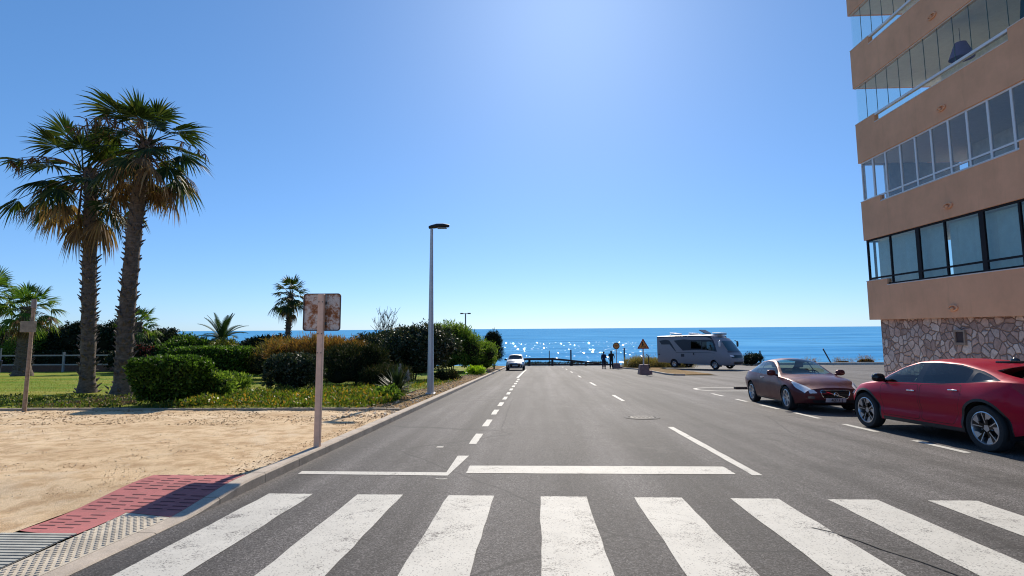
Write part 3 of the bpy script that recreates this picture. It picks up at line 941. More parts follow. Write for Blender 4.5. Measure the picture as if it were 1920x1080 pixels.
m = MB().prism([(-.16, -.04), (.16, -.04), (.16, .04), (-.16, .04)], .0182, .021, 0, TP); m.build('symbol', M_redp, pn)

# dark timber guard rail at the end of the street
M_tim = simple('dark_timber', (.045, .032, .03), .8, var=.3, scale=8)
gr = thing('guard_rail', 'dark timber guard rail closing the end of the street', 'guard rail', (0, 70.3, 0))
for px in (-1.0, 1.9, 4.35, 6.1):
    m = MB().box((px-.14, -.1, g(70.3)-.2), (px+.14, .1, g(70.3)+(.95 if px < 3 else .65 if px < 5 else .4))); m.build('post', M_tim, gr)
zt = g(70.3)
m = MB(); m.box((-3.2, -.17, zt+.72), (1.9, -.1, zt+.98)); m.build('rail', M_tim, gr)
m = MB(); m.add([(1.9, -.17, zt+.74), (7.8, -.17, zt+.18), (7.8, -.17, zt+.36), (1.9, -.17, zt+1.0), (1.9, -.1, zt+.74), (7.8, -.1, zt+.18), (7.8, -.1, zt+.36), (1.9, -.1, zt+1.0)],
                [(0, 1, 2, 3), (7, 6, 5, 4), (3, 2, 6, 7), (0, 4, 5, 1), (1, 5, 6, 2), (0, 3, 7, 4)]); m.build('rail', M_tim, gr)
m = MB(); m.box((-3.2, .12, zt+.02), (9.5, .2, zt+.22)); m.build('low_beam', M_tim, gr)
M_blu = simple('weathered_pipe', (.12, .17, .21), .6)
for i, (px, h_) in enumerate(((1.55, 1.9), (4.3, 2.0), (11.1, 2.2))):
    fp = MB().tube([(0, 0, -.3), (0, 0, h_)], .06 if i < 1 else .11, 8).build('fence_post', M_blu, None, 60, (px, 71.3, g(71.3)))
    tag(fp, ('thin blue grey post behind the straight timber rail', 'thick blue grey post behind the sloping timber rail', 'blue grey post standing in the dry grass between the two traffic signs')[i], 'post', 'posts along the sea edge')
# low whitewashed kerb wall by the sea, right of the motorhome
m = MB()
x = 17.; 
while x < 62:
    m.box((x, 68.9, g(69)-.3), (x+1.98, 69.25, g(69)+.30), bev=.03); x += 2.0
tag(m.build('low_wall', concrete_mat('white_wall', (.62, .58, .5))), 'low pale kerb wall along the sea side of the parking', 'wall')
lpst = thing('leaning_post', 'dark post leaning steeply over the low pale wall', 'post', (36.0, 69.5, g(69.5)))
m = MB().tube([(0, 0, -.2), (-1.05, 0, 1.95)], .075, 8); m.build('post', M_tim, lpst, 60)
tag(MB().tube([(0, 0, -.3), (0, 0, 1.75)], .08, 8).build('short_post', M_tim, None, 60, (27.4, 69.6, g(69.6))), 'upright dark post beyond the burgundy car roof', 'post')
# bent dark pipe standing at the parking entrance
tag(MB().tube([(0, 0, 0), (0, 0, .45)], .12, 10).tube([(0, 0, .4), (0, 0, 1.15), (-.06, 0, 1.34), (-.2, 0, 1.40), (-.26, 0, 1.36)], .045, 8).build('bent_pipe', M_lampd, None, 50, (11.0, 55.5, g(55.5))), 'dark bent pipe standing beside the rear of the motorhome', 'pipe')
# raised island edge by the parking entrance
m = MB()
pts = [(8.6, 57.5), (9.6, 52), (9.5, 46), (9.35, 40.5), (9.6, 39.2), (10.2, 39.0)]
for (ax, ay), (bx, by) in zip(pts, pts[1:]):
    n = Vector((by-ay, ax-bx)).normalized()*.16
    vs = [(ax, ay, g(ay)-.05), (bx, by, g(by)-.05), (bx+n.x, by+n.y, g(by)-.05), (ax+n.x, ay+n.y, g(ay)-.05)]
    vs += [(x, y, z+.17) for x, y, z in vs]
    m.add(vs, [(4, 5, 6, 7), (0, 1, 5, 4), (1, 2, 6, 5), (2, 3, 7, 6), (3, 0, 4, 7)])
tag(m.build('island_kerb', M_conc), kind='structure')
grid('island', 9.75, 12.6, 39.4, 57.5, .4, .6, lambda x, y: g(y)+.05, M_earth, .03, .8)
m = MB().box((8.6, 24.7, g(25)), (9.8, 24.95, g(25)+.11), bev=.03); tag(m.build('parking_stop', M_tim), 'dark low wheel stop lying behind the burgundy car', 'wheel stop')

# white post-and-rail fence behind the lawn
wf_ = thing('rail_fence', 'white post and two rail fence behind the lawn', 'fence', (0, 0, 0))
M_wht = simple('fence_white', (.27, .27, .29), .6, var=.12)
fx = [(-70, 46.5), (-59, 46.7), (-50.5, 46.8), (-41.6, 47), (-34, 47.3), (-27, 47.5)]
for fx0, fy0 in fx:
    m = MB().box((fx0-.08, fy0-.06, gl(fy0)-.1), (fx0+.08, fy0+.06, gl(fy0)+1.75)); m.build('post', M_wht, wf_)
for (ax, ay), (bx, by) in zip(fx, fx[1:]):
    for hz in (.62, 1.42):
        m = MB(); za, zb = gl(ay)+hz, gl(by)+hz
        m.add([(ax+.1, ay-.03, za), (bx-.1, by-.03, zb), (bx-.1, by-.03, zb+.11), (ax+.1, ay-.03, za+.11), (ax+.1, ay+.03, za), (bx-.1, by+.03, zb), (bx-.1, by+.03, zb+.11), (ax+.1, ay+.03, za+.11)],
              [(0, 1, 2, 3), (7, 6, 5, 4), (3, 2, 6, 7), (0, 4, 5, 1)]); m.build('rail', M_wht, wf_)
m = MB().box((-70, 48.2, gl(48)-.2), (-26, 48.5, gl(48)+.62)); tag(m.build('garden_wall', concrete_mat('brown_wall', (.16, .09, .07))), 'low brown wall behind the white rail fence', 'wall')
lb = thing('litter_bin', 'dark blue litter bin standing by the white rail fence', 'bin', (-45.2, 44.5, gl(44.5)))
m = MB().lathe([(.28, 0), (.36, 1.0), (.38, 1.02), (.38, 1.08), (.33, 1.08)], 16); m.build('bin_body', simple('bin_blue', (.03, .035, .09), .5), lb, 40)
m = MB().tube([(-.42, 0, 0), (-.42, 0, 2.1)], .05, 8); m.build('post', M_wht, lb); m = MB().tube([(.02, .3, 0), (.02, .3, 2.1)], .05, 8); m.build('post', M_wht, lb)
# ------------------------------------------------------------------ vegetation
def unit(a): return a/np.maximum(1e-9, np.linalg.norm(a, axis=-1, keepdims=True))


def leaves(pts, axis, nrm, ln, wd, fold=.25):
    """diamond leaves with a slight fold along the midrib; returns verts, quads"""
    n = len(pts); axis = unit(axis); side = unit(np.cross(axis, nrm)); up_ = np.cross(side, axis)
    ln = np.broadcast_to(ln, n)[:, None]; wd = np.broadcast_to(wd, n)[:, None]
    V = np.stack([pts, pts+axis*ln*.5+side*wd*.5+up_*wd*fold, pts+axis*ln, pts+axis*ln*.5-side*wd*.5+up_*wd*fold], 1).reshape(-1, 3)
    return V, np.arange(n*4).reshape(-1, 4)


def lump(P, f, seed):
    return np.array([noise.noise(Vector((p[0]*f+seed, p[1]*f, p[2]*f))) for p in P])


def foliage(dims, n, leaf, p=2., amp=.18, fr=1.3, wedge=0., upb=.35, spread=.10, seed=0., outl=.06, flat=.0, cores=True):
    rx, ry, h = dims
    twig = cores and p < 4
    nl = n
    if twig: n = max(40, nl//26)                 # sprays of leaves, each on a twig of its own
    d = unit(rng.normal(size=(n, 3)))
    d[:, 2] = np.where(d[:, 2] < -.55, -d[:, 2]*.7, d[:, 2])
    d = unit(d)
    r = (np.abs(d)**p).sum(1)**(-1/p)
    S3 = d*r[:, None]
    W = S3*np.array([rx, ry, h/2])
    lm = lump(W, fr, seed)+.5*lump(W, fr*2.3, seed+9)
    k = 1+amp*lm-np.abs(rng.normal(0, spread, n))+outl*np.maximum(0, rng.normal(0, 1, n)-1.)
    Pn = W*k[:, None]
    Pn[:, 2] += h/2
    z = np.clip(Pn[:, 2]/h, 0, 1.2)
    Pn[:, :2] *= (1-wedge*(1-np.clip(z, 0, 1)))[:, None]
    out = unit(d/np.array([rx, ry, h/2]))
    if twig:
        i = rng.integers(0, n, nl); n = nl
        rad = leaf[0]*1.25*rng.uniform(.6, 1.5, len(Pn))[i]
        off = unit(rng.normal(size=(n, 3)))*(rng.random(n)**.45)[:, None]
        Pn = Pn[i]+off*rad[:, None]+np.array([0, 0, .0]); out = unit(out[i]+off*.9); d = out
    Pn[:, 2] = np.maximum(Pn[:, 2], .02)
    ax = unit(out*.6+rng.normal(size=(n, 3))*.75+np.array([0, 0, upb]))
    nr = unit(out+rng.normal(size=(n, 3))*.6)
    s = rng.uniform(.7, 1.25, n)
    V, F = leaves(Pn, ax, nr, leaf[0]*s, leaf[1]*s)
    if not cores: return V, F, np.zeros(len(F), int)
    # solid inner blob that fills gaps; its near black paints in crown shade
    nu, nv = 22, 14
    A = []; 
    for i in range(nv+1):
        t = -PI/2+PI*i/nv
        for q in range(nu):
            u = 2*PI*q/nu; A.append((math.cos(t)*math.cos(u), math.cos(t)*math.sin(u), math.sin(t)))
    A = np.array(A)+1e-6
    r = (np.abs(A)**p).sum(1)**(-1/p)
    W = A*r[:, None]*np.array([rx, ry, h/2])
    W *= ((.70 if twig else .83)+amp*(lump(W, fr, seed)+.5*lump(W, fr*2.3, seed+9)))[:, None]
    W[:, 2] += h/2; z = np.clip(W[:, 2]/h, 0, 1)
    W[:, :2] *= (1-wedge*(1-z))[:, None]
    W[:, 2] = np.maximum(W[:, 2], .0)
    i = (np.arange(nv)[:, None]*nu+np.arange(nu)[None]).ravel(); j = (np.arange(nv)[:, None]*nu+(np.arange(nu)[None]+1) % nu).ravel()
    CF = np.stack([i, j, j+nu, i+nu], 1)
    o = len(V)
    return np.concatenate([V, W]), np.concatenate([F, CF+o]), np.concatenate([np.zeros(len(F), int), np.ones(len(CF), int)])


M_core = simple('shade_core', (.016, .018, .010), .95, var=.4, scale=8, bump=.6, bscale=20, spec=.05)  # near black stands in for the shade inside foliage
M_bark = simple('bark', (.07, .05, .035), .9, var=.4, scale=12, bump=.6, bscale=30)
L_hedge = leafmat('hedge_leaf', (.016, .038, .006), (.06, .12, .015), (.13, .22, .03), .36, .5, .72, .2)
L_dark = leafmat('dark_leaf', (.008, .015, .006), (.022, .034, .015), (.04, .055, .03), .1, .6, .9, .12)
L_pit = leafmat('grey_green_leaf', (.016, .027, .012), (.045, .065, .030), (.13, .125, .09), .15, .5, .88, .25)
L_light = leafmat('light_leaf', (.04, .085, .014), (.13, .20, .032), (.20, .26, .05), .45, .6, .85, .15)
L_tam = leafmat('rusty_leaf', (.10, .055, .018), (.30, .14, .04), (.20, .17, .04), .4, .8)
L_jun = leafmat('juniper_leaf', (.010, .018, .007), (.036, .05, .016), (.09, .07, .03), .15, .7, .88, .1)
L_yel = leafmat('yellow_leaf', (.05, .07, .01), (.16, .17, .02), (.28, .24, .03), .3)
L_cov = leafmat('cover_leaf', (.04, .075, .010), (.13, .17, .018), (.34, .19, .03), .4, .45, .90)
L_dry = leafmat('dry_grass', (.16, .12, .05), (.30, .22, .09), (.14, .15, .04), .3, .8)
L_lime = leafmat('lime_leaf', (.12, .22, .01), (.26, .38, .02), None, .5)


def clump(dims, n, leaf, k, **kw):
    # an uneven crown: one main mass and k smaller ones bulging out of it
    sd = random.uniform(0, 50); rr = random.Random(int(sd*1000))
    rx, ry, h = dims
    jobs = [((0, 0, 0), (rx*.78, ry*.8, h*.80), int(n*.4))]
    for i in range(k):
        a = i*2.39996+rr.uniform(-.5, .5); q = rr.uniform(.45, .68); r = rr.uniform(.34, .52)
        zc = h*rr.uniform(.22, .62); hz = h*rr.uniform(.38, .58)
        if i % 3 == 0: q *= .6; zc = h*rr.uniform(.55, .66); hz = h*rr.uniform(.4, .52)
        jobs.append(((rx*q*math.cos(a), ry*q*math.sin(a), min(h*1.04-hz, max(0, zc-hz/2))), (rx*r, ry*r, hz), int(n*.6/k)))
    A, B_, Cm = [], [], []; o = 0
    for c, d, nn in jobs:
        V, F, mi = foliage(d, nn, leaf, seed=sd+o*.01, **kw)
        A.append(V+np.array(c)); B_.append(F+o); Cm.append(mi); o += len(V)
    return np.concatenate(A), np.concatenate(B_), np.concatenate(Cm)


def shrub(name, label, cat, loc, dims, n, leaf, mt, group=None, rz=0., stems=3, k=0, **kw):
    t = thing(name, label, cat, loc, rz, group)
    if k: V, F, mi = clump(dims, n, leaf, k, **kw)
    else: V, F, mi = foliage(dims, n, leaf, seed=random.uniform(0, 50), **kw)
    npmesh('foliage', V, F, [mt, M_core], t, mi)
    m = MB()
    for i in range(stems):
        a = random.uniform(0, 6.3); q = random.uniform(.1, .35)
        m.tube([(.1*math.cos(a), .1*math.sin(a), -.1), (q*dims[0]*math.cos(a), q*dims[1]*math.sin(a), dims[2]*.55)], [.05, .02], 6)
    m.build('stem', M_bark, t, 60)
    return t


# clipped hedges and shrubs near the street
shrub('clipped_hedge', 'front clipped hedge block, bright green and narrowing to the ground, beside the taller palm', 'hedge', (-10.9, 16.05, gl(16.05)), (1.12, .80, 1.38), 9500, (.105, .055), L_hedge, p=4.5, amp=.06, wedge=.42, spread=.06, fr=2.2)
shrub('clipped_hedge', 'long flat-topped clipped hedge standing behind the front hedge block', 'hedge', (-19.3, 32.4, gl(32.4)), (2.35, 1.3, 1.88), 15000, (.15, .08), L_hedge, p=6., amp=.035, spread=.045, fr=1.6, wedge=.06)
shrub('round_bush', 'dark round clipped bush left of the rusty road sign', 'bush', (-9.35, 21.0, gl(21)), (1.03, 1.0, 1.42), 9000, (.10, .055), L_pit, p=2.6, amp=.05, wedge=.12, spread=.06)
shrub('low_bush', 'low loose light green bush between the clipped hedges and the round bush', 'bush', (-12.3, 21.5, gl(21.5)), (.95, .7, .62), 3600, (.15, .05), L_light, amp=.2, spread=.16, upb=.8)
shrub('low_bush', 'small leafy plant growing at the street side of the front hedge block', 'bush', (-9.95, 16.9, gl(17)), (.45, .4, .85), 1500, (.13, .06), L_light, amp=.2, spread=.2, upb=.6)
shrub('feathery_bush', 'rusty brown feathery bush behind the road sign post', 'bush', (-12.4, 30.6, gl(30)), (2.5, 1.6, 2.75), 16000, (.30, .028), L_tam, amp=.22, upb=.9, spread=.16, outl=.12, k=7)
shrub('feathery_bush', 'green brown feathery bush left of the rusty brown one', 'bush', (-16.0, 33.2, gl(33)), (1.9, 1.5, 2.5), 9000, (.28, .03), leafmat('olive_leaf', (.05, .05, .012), (.12, .12, .03), (.2, .13, .04), .3, .7), amp=.2, upb=.9, spread=.16, outl=.1, k=7)
shrub('juniper_bush', 'dark spreading juniper bush between the road sign and the street lamp', 'bush', (-8.9, 26.6, gl(26.6)), (1.9, 1.5, 2.1), 16000, (.20, .028), L_jun, amp=.26, upb=.6, spread=.14, fr=1., outl=.1, k=8)
shrub('juniper_bush', 'low dark juniper sprawling at the foot of the large grey green shrub', 'bush', (-6.9, 25.3, gl(25.3)), (1.3, 1.0, .95), 8000, (.18, .026), L_jun, amp=.26, upb=.6, spread=.14, fr=1.2, k=8)
shrub('broadleaf_shrub', 'large dark grey green shrub directly behind the street lamp', 'shrub', (-7.05, 31.4, gl(31.4)), (2.35, 1.9, 3.45), 18000, (.17, .08), L_pit, amp=.24, fr=.75, spread=.10, outl=.10, k=9)
shrub('broadleaf_shrub', 'darker half of the shrub mass, left of the street lamp', 'shrub', (-9.1, 33.4, gl(33.4)), (1.9, 1.7, 3.3), 12000, (.17, .08), L_pit, amp=.24, fr=.8, spread=.12, outl=.12, k=9)
shrub('green_shrub', 'tall light green shrub right of the street lamp', 'shrub', (-6.8, 43.6, gl(43.6)), (2.35, 2.0, 4.3), 20000, (.26, .05), L_light, amp=.22, fr=.7, spread=.12, outl=.1, k=10)
shrub('green_shrub', 'lower light green shrub sloping down to the pale car', 'shrub', (-5.0, 46.2, gl(46.2)), (1.75, 2.2, 2.7), 16000, (.24, .05), L_light, amp=.2, fr=.8, spread=.12, outl=.1, k=10)
shrub('cypress', 'narrow dark upright cypress beside the pale car', 'tree', (-4.15, 52.5, gl(52.5)), (.75, .8, 3.45), 9000, (.22, .035), L_dark, amp=.2, fr=1.2, upb=1.2, spread=.12, outl=.12)
shrub('small_shrub', 'small lime green shrub at the kerb', 'bush', (-4.25, 38.6, gl(38.6)), (.62, .6, .42), 1500, (.16, .05), L_lime, amp=.2, upb=.8, spread=.15)
shrub('small_shrub', 'low grey green shrub on the dry verge below the light green shrubs', 'bush', (-5.1, 31.0, gl(31)), (.75, .7, .42), 1800, (.13, .05), L_jun, amp=.25, upb=.7, spread=.15)
shrub('small_shrub', 'low green clump in front of the yucca', 'bush', (-4.75, 17.5, gl(17.5)), (.42, .38, .32), 1400, (.11, .05), L_light, amp=.2, upb=.6, spread=.15)
shrub('dark_shrub', 'black green shrub behind the right end of the long hedge', 'shrub', (-19.3, 39.5, gl(39.5)), (2.7, 2.0, 3.2), 13000, (.22, .09), L_dark, amp=.18, fr=.8, k=7)
shrub('dark_shrub', 'dark shrub filling the gap between the round bush and the feathery bushes', 'shrub', (-15.2, 38.2, gl(38)), (2.1, 1.7, 2.7), 9000, (.22, .09), L_dark, amp=.18, fr=.8, k=7)
shrub('dark_shrub', 'dark shrub left of the red flowers behind the hedges', 'shrub', (-32.5, 44.5, gl(44.5)), (3.4, 2.2, 2.5), 11000, (.24, .09), L_dark, amp=.2, fr=.7, k=7)
shrub('mixed_shrub', 'mid green rounded shrub below the feather palm', 'shrub', (-28.0, 42.4, gl(42)), (2.5, 2.0, 3.2), 12000, (.24, .09), L_hedge, amp=.2, fr=.8, k=7)
shrub('mixed_shrub', 'yellow green shrub growing under the feather palm', 'shrub', (-24.2, 41.2, gl(41)), (1.75, 1.6, 2.9), 9000, (.22, .08), L_yel, amp=.22, fr=.9, k=7)
fl = shrub('flowering_shrub', 'small shrub with faded red flowers behind the hedges', 'shrub', (-30.4, 41.6, gl(41.6)), (1.3, 1.2, 2.15), 5000, (.2, .08), L_dark, amp=.2)
V, F, mi = foliage((1.25, 1.1, 2.2), 700, (.16, .12), amp=.2, cores=False); npmesh('flowers', V, F, leafmat('red_flower', (.20, .03, .03), (.42, .09, .08), None, .3), fl)
# far shrubs along the sea edge and dark trees behind the lawn
far = [(-23, 58, 3.6, 3.5), (-17.2, 57, 3.4, 3.2), (-12.6, 55, 3.0, 3.5), (-9.4, 52, 2.6, 3.7), (-14.2, 46, 2.6, 3.5), (-29.5, 56, 4., 3.2), (-36, 57, 4., 3.3), (-10.6, 44.5, 2., 2.9)]
lab = ['widest of the dark shrubs along the sea edge, seen under the lone palm', 'dark shrub on the sea edge right of the lone palm', 'dark shrub on the sea edge below the bare twigs', 'dark shrub on the sea edge between the street lamp and the bare twigs',
       'leafy dark shrub in front of the bare twigs', 'dark shrub on the sea edge behind the feather palm', 'dark shrub on the sea edge behind the young fan palm', 'loose topped dark shrub between the bare twigs and the light green shrub']
for (x, y, rx, h), lb_ in zip(far, lab):
    shrub('coastal_shrub', lb_, 'shrub', (x, y, gl(y)), (rx, 1.8, h), 7000, (.26, .09), L_dark if y > 50 else L_jun, 'dark shrubs along the sea edge', k=7, amp=.25, fr=.6, spread=.13, outl=.14)


def tree(label, x, y, h, rx, mt, n=9000, group='dark trees behind the lawn'):
    t = thing('garden_tree', label, 'tree', (x, y, gl(y)), 0, group)
    m = MB().tube([(0, 0, -.1), (.1, 0, h*.3), (0, .1, h*.6)], [.22, .15, .09], 8)
    for i in range(5):
        a = i*1.26; m.tube([(.08, 0, h*.32), (rx*.5*math.cos(a), rx*.5*math.sin(a), h*.62)], [.08, .03], 6)
    m.build('trunk', M_bark, t, 60)
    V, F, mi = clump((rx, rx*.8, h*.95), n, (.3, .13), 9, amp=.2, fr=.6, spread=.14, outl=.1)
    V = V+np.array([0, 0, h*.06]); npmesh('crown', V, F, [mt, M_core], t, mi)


for a in (('dark tree left of the wooden post', -57, 54, 5.0, 4.0, L_dark), ('dark tree behind the small plate of the wooden post', -50.5, 53, 4.6, 3.2, L_dark), ('dark tree immediately left of the shorter palm trunk', -46.3, 52.5, 5.2, 2.8, L_dark),
          ('dark round tree between the two tall palm trunks', -41.6, 52, 5.3, 2.6, L_dark), ('dark tree behind the taller palm trunk', -37.2, 52.5, 4.5, 2.8, L_dark), ('olive green tree above the white fence', -48.4, 50.6, 4.3, 1.9, L_light), ('dark tree at the far left edge of the lawn', -64, 54, 4.6, 4.2, L_dark)):
    tree(*a)
shrub('garden_hedge', 'low dark hedge running along behind the white rail fence', 'hedge', (-52, 50, gl(50)), (22, .9, 1.75), 16000, (.26, .12), L_dark, p=8., amp=.03, fr=.5, spread=.03)
# bare twigs
bt = thing('bare_shrub', 'leafless twiggy bush top against the sky', 'shrub', (-13.1, 47.2, gl(47)))
m = MB()
rr = random.Random(3)
for i in range(26):
    a = rr.uniform(0, 6.28); e = rr.uniform(1.2, 1.55); L = rr.uniform(4.4, 5.3)
    p0 = Vector((0, 0, 1.2)); d = Vector((math.cos(a)*math.cos(e), math.sin(a)*math.cos(e), math.sin(e)))
    pts = [p0+d*L*t*.72+Vector((0, 0, -.12*t*t))+Vector((rr.uniform(-.06, .06),)*3) for t in np.linspace(0, 1, 5)]
    m.tube(pts, [.036, .028, .02, .014, .008], 5)
    for q in range(5):
        b = pts[rr.randint(2, 4)]; d2 = (d+Vector((rr.uniform(-.8, .8), rr.uniform(-.8, .8), rr.uniform(-.2, .5)))).normalized()
        m.tube([b, b+d2*rr.uniform(.4, .9)], [.02, .01], 4)
m.tube([(0, 0, -.1), (0, 0, 1.3)], [.09, .06], 6)
m.build('twigs', simple('bare_twig', (.10, .085, .075), .9), bt)


# ------------------------------------------------------------------ palms
def frond(mb, base, az, el, pet, rad, m=0, nseg=26, droop=.5, tip=.55, span=100., rr=random, fold=.28):
    d = Vector((math.cos(az)*math.cos(el), math.sin(az)*math.cos(el), math.sin(el)))
    pts = [Vector(base)]; dd = d.copy()
    for i in range(4):
        dd = (dd+Vector((0, 0, -droop*.16))).normalized(); pts.append(pts[-1]+dd*pet/4)
    mb.tube(pts, [.035, .028, .022, .018, .012], 4, m)
    o = pts[-1]; s = dd.cross(Vector((0, 0, 1)))
    s = s.normalized() if s.length > .05 else Vector((math.cos(az+1.57), math.sin(az+1.57), 0))
    s = (s+Vector((0, 0, rr.uniform(-.35, .35)))).normalized()
    nv = s.cross(dd).normalized()
    dphi = R(2*span/nseg)
    for k in range(nseg):
        phi = R(-span)+dphi*(k+.5)+rr.uniform(-.03, .03)
        L = rad*(.72+.28*math.cos(phi*.8))*rr.uniform(.88, 1.1)
        ax = (dd*math.cos(phi)+s*math.sin(phi)+nv*(-fold*abs(math.sin(phi)))).normalized()
        sd_ = (s*math.cos(phi)-dd*math.sin(phi)).normalized()
        tp_ = tip*rr.uniform(.6, 1.4)
        vs = []
        for t, wv in ((.06, .03), (.45, .47), (.72, .26), (1., .015)):
            c = o+ax*L*t
            drop = tp_*max(0, t-.35)**2*L*1.6
            c = c+Vector((0, 0, -drop))-ax*drop*.25
            hw = wv*L*dphi*.62
            pl = nv*(hw*.35)
            vs += [c-sd_*hw+pl*(1 if k % 2 else -1), c+sd_*hw-pl*(1 if k % 2 else -1)]
        mb.add(vs, [(0, 1, 3, 2), (2, 3, 5, 4), (4, 5, 7, 6)], m)


L_palm = leafmat('palm_green', (.014, .028, .007), (.038, .062, .012), (.075, .085, .022), .26, .55, .85, .2)
L_palm2 = leafmat('young_palm_green', (.03, .07, .012), (.085, .15, .02), (.14, .17, .04), .4, .55, .85, .2)
L_palmd = leafmat('palm_dead', (.10, .055, .025), (.24, .14, .07), (.32, .21, .11), .3, .8)


def trunk_mat():
    t = NT('palm_trunk'); o = t.obj()
    c = t.mix(t.ramp(t.noise(t.stretch(o, (6, 6, 14)), 1., 5, .7), [(.3, 0.), (.7, 1.)]), (.05, .036, .028), (.19, .14, .105))
    return t.done(t.pbsdf(col=c, rough=.95, nrm=t.bump(t.noise(t.stretch(o, (10, 10, 22)), 1., 4), .8, .03)))


M_ptr = trunk_mat(); M_stub = simple('leaf_base', (.10, .075, .062), .9, var=.4, scale=6)


def catm(pts, n):
    P = [Vector(p) for p in pts]; P = [P[0]*2-P[1]]+P+[P[-1]*2-P[-2]]
    out = []
    for i in range(1, len(P)-2):
        for k in range(n):
            t = k/n; a, b, c, d = P[i-1:i+3]
            out.append(.5*((2*b)+(c-a)*t+(2*a-5*b+4*c-d)*t*t+(3*b-a-3*c+d)*t**3))
    out.append(P[-2]); return out


def fan_palm(name, label, loc, trunk, r0, r1, pet, rad, ngreen, ndead, seed, leaf=None, lean=0., stub=True, nseg=26, elmin=-35, group=None, skirt=0, stalks=0, flare=1.35):
    rr = random.Random(seed)
    t = thing(name, label, 'palm tree', loc, 0, group)
    pts = catm(trunk, 8); n = len(pts)
    rads = [(r0+(r1-r0)*i/(n-1))*(1+.06*math.sin(i*2.1))*(flare-(flare-1)*min(1, i/3)) for i in range(n)]
    m = MB().tube(pts, rads, 14, 0)
    if stub:
        L = sum((b-a).length for a, b in zip(pts, pts[1:]))
        nr = int(L/.115)
        for q in range(nr):
            f = (q+.5)/nr*(n-1); i = min(n-2, int(f)); c = pts[i].lerp(pts[i+1], f-i); rd = rads[i]*.98
            zf = q/nr
            for k in range(6):
                if rr.random() < (.36 if zf > .12 else .7): continue
                a = k*PI/3+q*.62+rr.uniform(-.15, .15)
                o = Vector((math.cos(a), math.sin(a), 0)); sv = Vector((-o.y, o.x, 0))
                ln = rr.uniform(.08, .20); w_ = rr.uniform(.04, .08)
                up_ = Vector((0, 0, 1))
                b = c+o*rd+Vector((0, 0, rr.uniform(-.06, .06)))
                e = b+o*ln*.8+up_*ln*rr.uniform(.3, .8)
                m.add([b-sv*w_-up_*.04, b+sv*w_-up_*.04, b+sv*w_*.8+up_*.05, b-sv*w_*.8+up_*.05, e-sv*w_*.4, e+sv*w_*.4, e+sv*w_*.35+up_*.03, e-sv*w_*.35+up_*.03],
                      [(0, 1, 5, 4), (1, 2, 6, 5), (2, 3, 7, 6), (3, 0, 4, 7), (4, 5, 6, 7)], 1)
    m.build('trunk', [M_ptr, M_stub], t, 55)
    top = pts[-1]+Vector((lean, 0, 0))
    m = MB()
    for i in range(ngreen):
        u = (i+.5)/ngreen
        el = R(84-(84-elmin)*u**.8+rr.uniform(-9, 9)); az = i*2.39996+rr.uniform(-.25, .25)
        b = top+Vector((math.cos(az)*r1*.6, math.sin(az)*r1*.6, -.5*u+.1))
        frond(m, b, az, el, pet*rr.uniform(.6, 1.3)*(.65+.45*u), rad*rr.uniform(.85, 1.1), 0, nseg, droop=.2+.5*u, tip=.15+.34*u, span=88, rr=rr)
    m.build('crown', leaf or L_palm, t)
    if ndead:
        m = MB()
        for i in range(ndead):
            az = i*2.39996+rr.uniform(-.4, .4); el = R(rr.uniform(-65, 15))
            b = top+Vector((math.cos(az)*r1*.8, math.sin(az)*r1*.8, -.35-rr.uniform(0, .5)))
            frond(m, b, az, el, pet*rr.uniform(.5, 1.25), rad*rr.uniform(.6, .9), 0, nseg-6, droop=1.1, tip=.7, span=rr.uniform(35, 85), rr=rr, fold=.6)
        for i in range(skirt):
            az = i*2.39996; zz = rr.uniform(.3, 1.6)
            b = top+Vector((math.cos(az)*r1*.9, math.sin(az)*r1*.9, -zz))
            frond(m, b, az, R(rr.uniform(-86, -70)), pet*.35, rad*rr.uniform(.6, .8), 0, 12, droop=1.5, tip=.6, span=22, rr=rr, fold=.4)
        m.build('dead_fronds', L_palmd, t)
    if stalks:
        m = MB()
        for i in range(stalks):
            az = rr.uniform(0, 6.28); d = Vector((math.cos(az), math.sin(az), .8)).normalized()
            p = top.copy(); pp = [p]
            for q in range(7):
                d = (d+Vector((0, 0, -.17))).normalized(); p = p+d*.34; pp.append(p)
            m.tube(pp, [.02]*4+[.012]*4, 5)
            for q in range(26):
                b = pp[rr.randint(4, 7)]; e = b+Vector((rr.uniform(-.3, .3), rr.uniform(-.3, .3), rr.uniform(-.6, .05)))
                m.tube([b, b.lerp(e, .5)+Vector((0, 0, .04)), e], [.011, .02, .005], 4)
        m.build('flower_stalks', L_palmd, t)
    return t


fan_palm('fan_palm', 'shorter of the two tall fan palms, with the wider drooping crown', (-17.71, 21.2, gl(21.2)), [(0, 0, -.1), (-.1, 0, 2.2), (-.27, 0, 5.1), (-.42, 0, 8.1), (-.52, 0, 9.0)], .265, .225, 1.75, 1.30, 30, 20, 5, lean=-.28, elmin=-40, stalks=4, skirt=2, nseg=24, group='tall fan palms')
fan_palm('fan_palm', 'taller of the two tall fan palms, trunk curving up to a dense green crown', (-15.43, 20.1, gl(20.1)), [(0, 0, -.1), (-.02, 0, 1.6), (.0, 0, 3.7), (.1, 0, 6.8), (.26, 0, 9.0), (.32, 0, 9.7)], .30, .215, 1.35, 1.25, 30, 20, 8, elmin=-36, stalks=9, skirt=2, nseg=24, group='tall fan palms', flare=1.5)
fan_palm('fan_palm', 'lone dark fan palm rising behind the rusty road sign', (-19.4, 42.2, gl(42.2)), [(0, 0, -.1), (.02, 0, 3.0), (.15, 0, 6.2)], .22, .17, .95, .95, 24, 10, 12, nseg=18, elmin=-30, skirt=2)
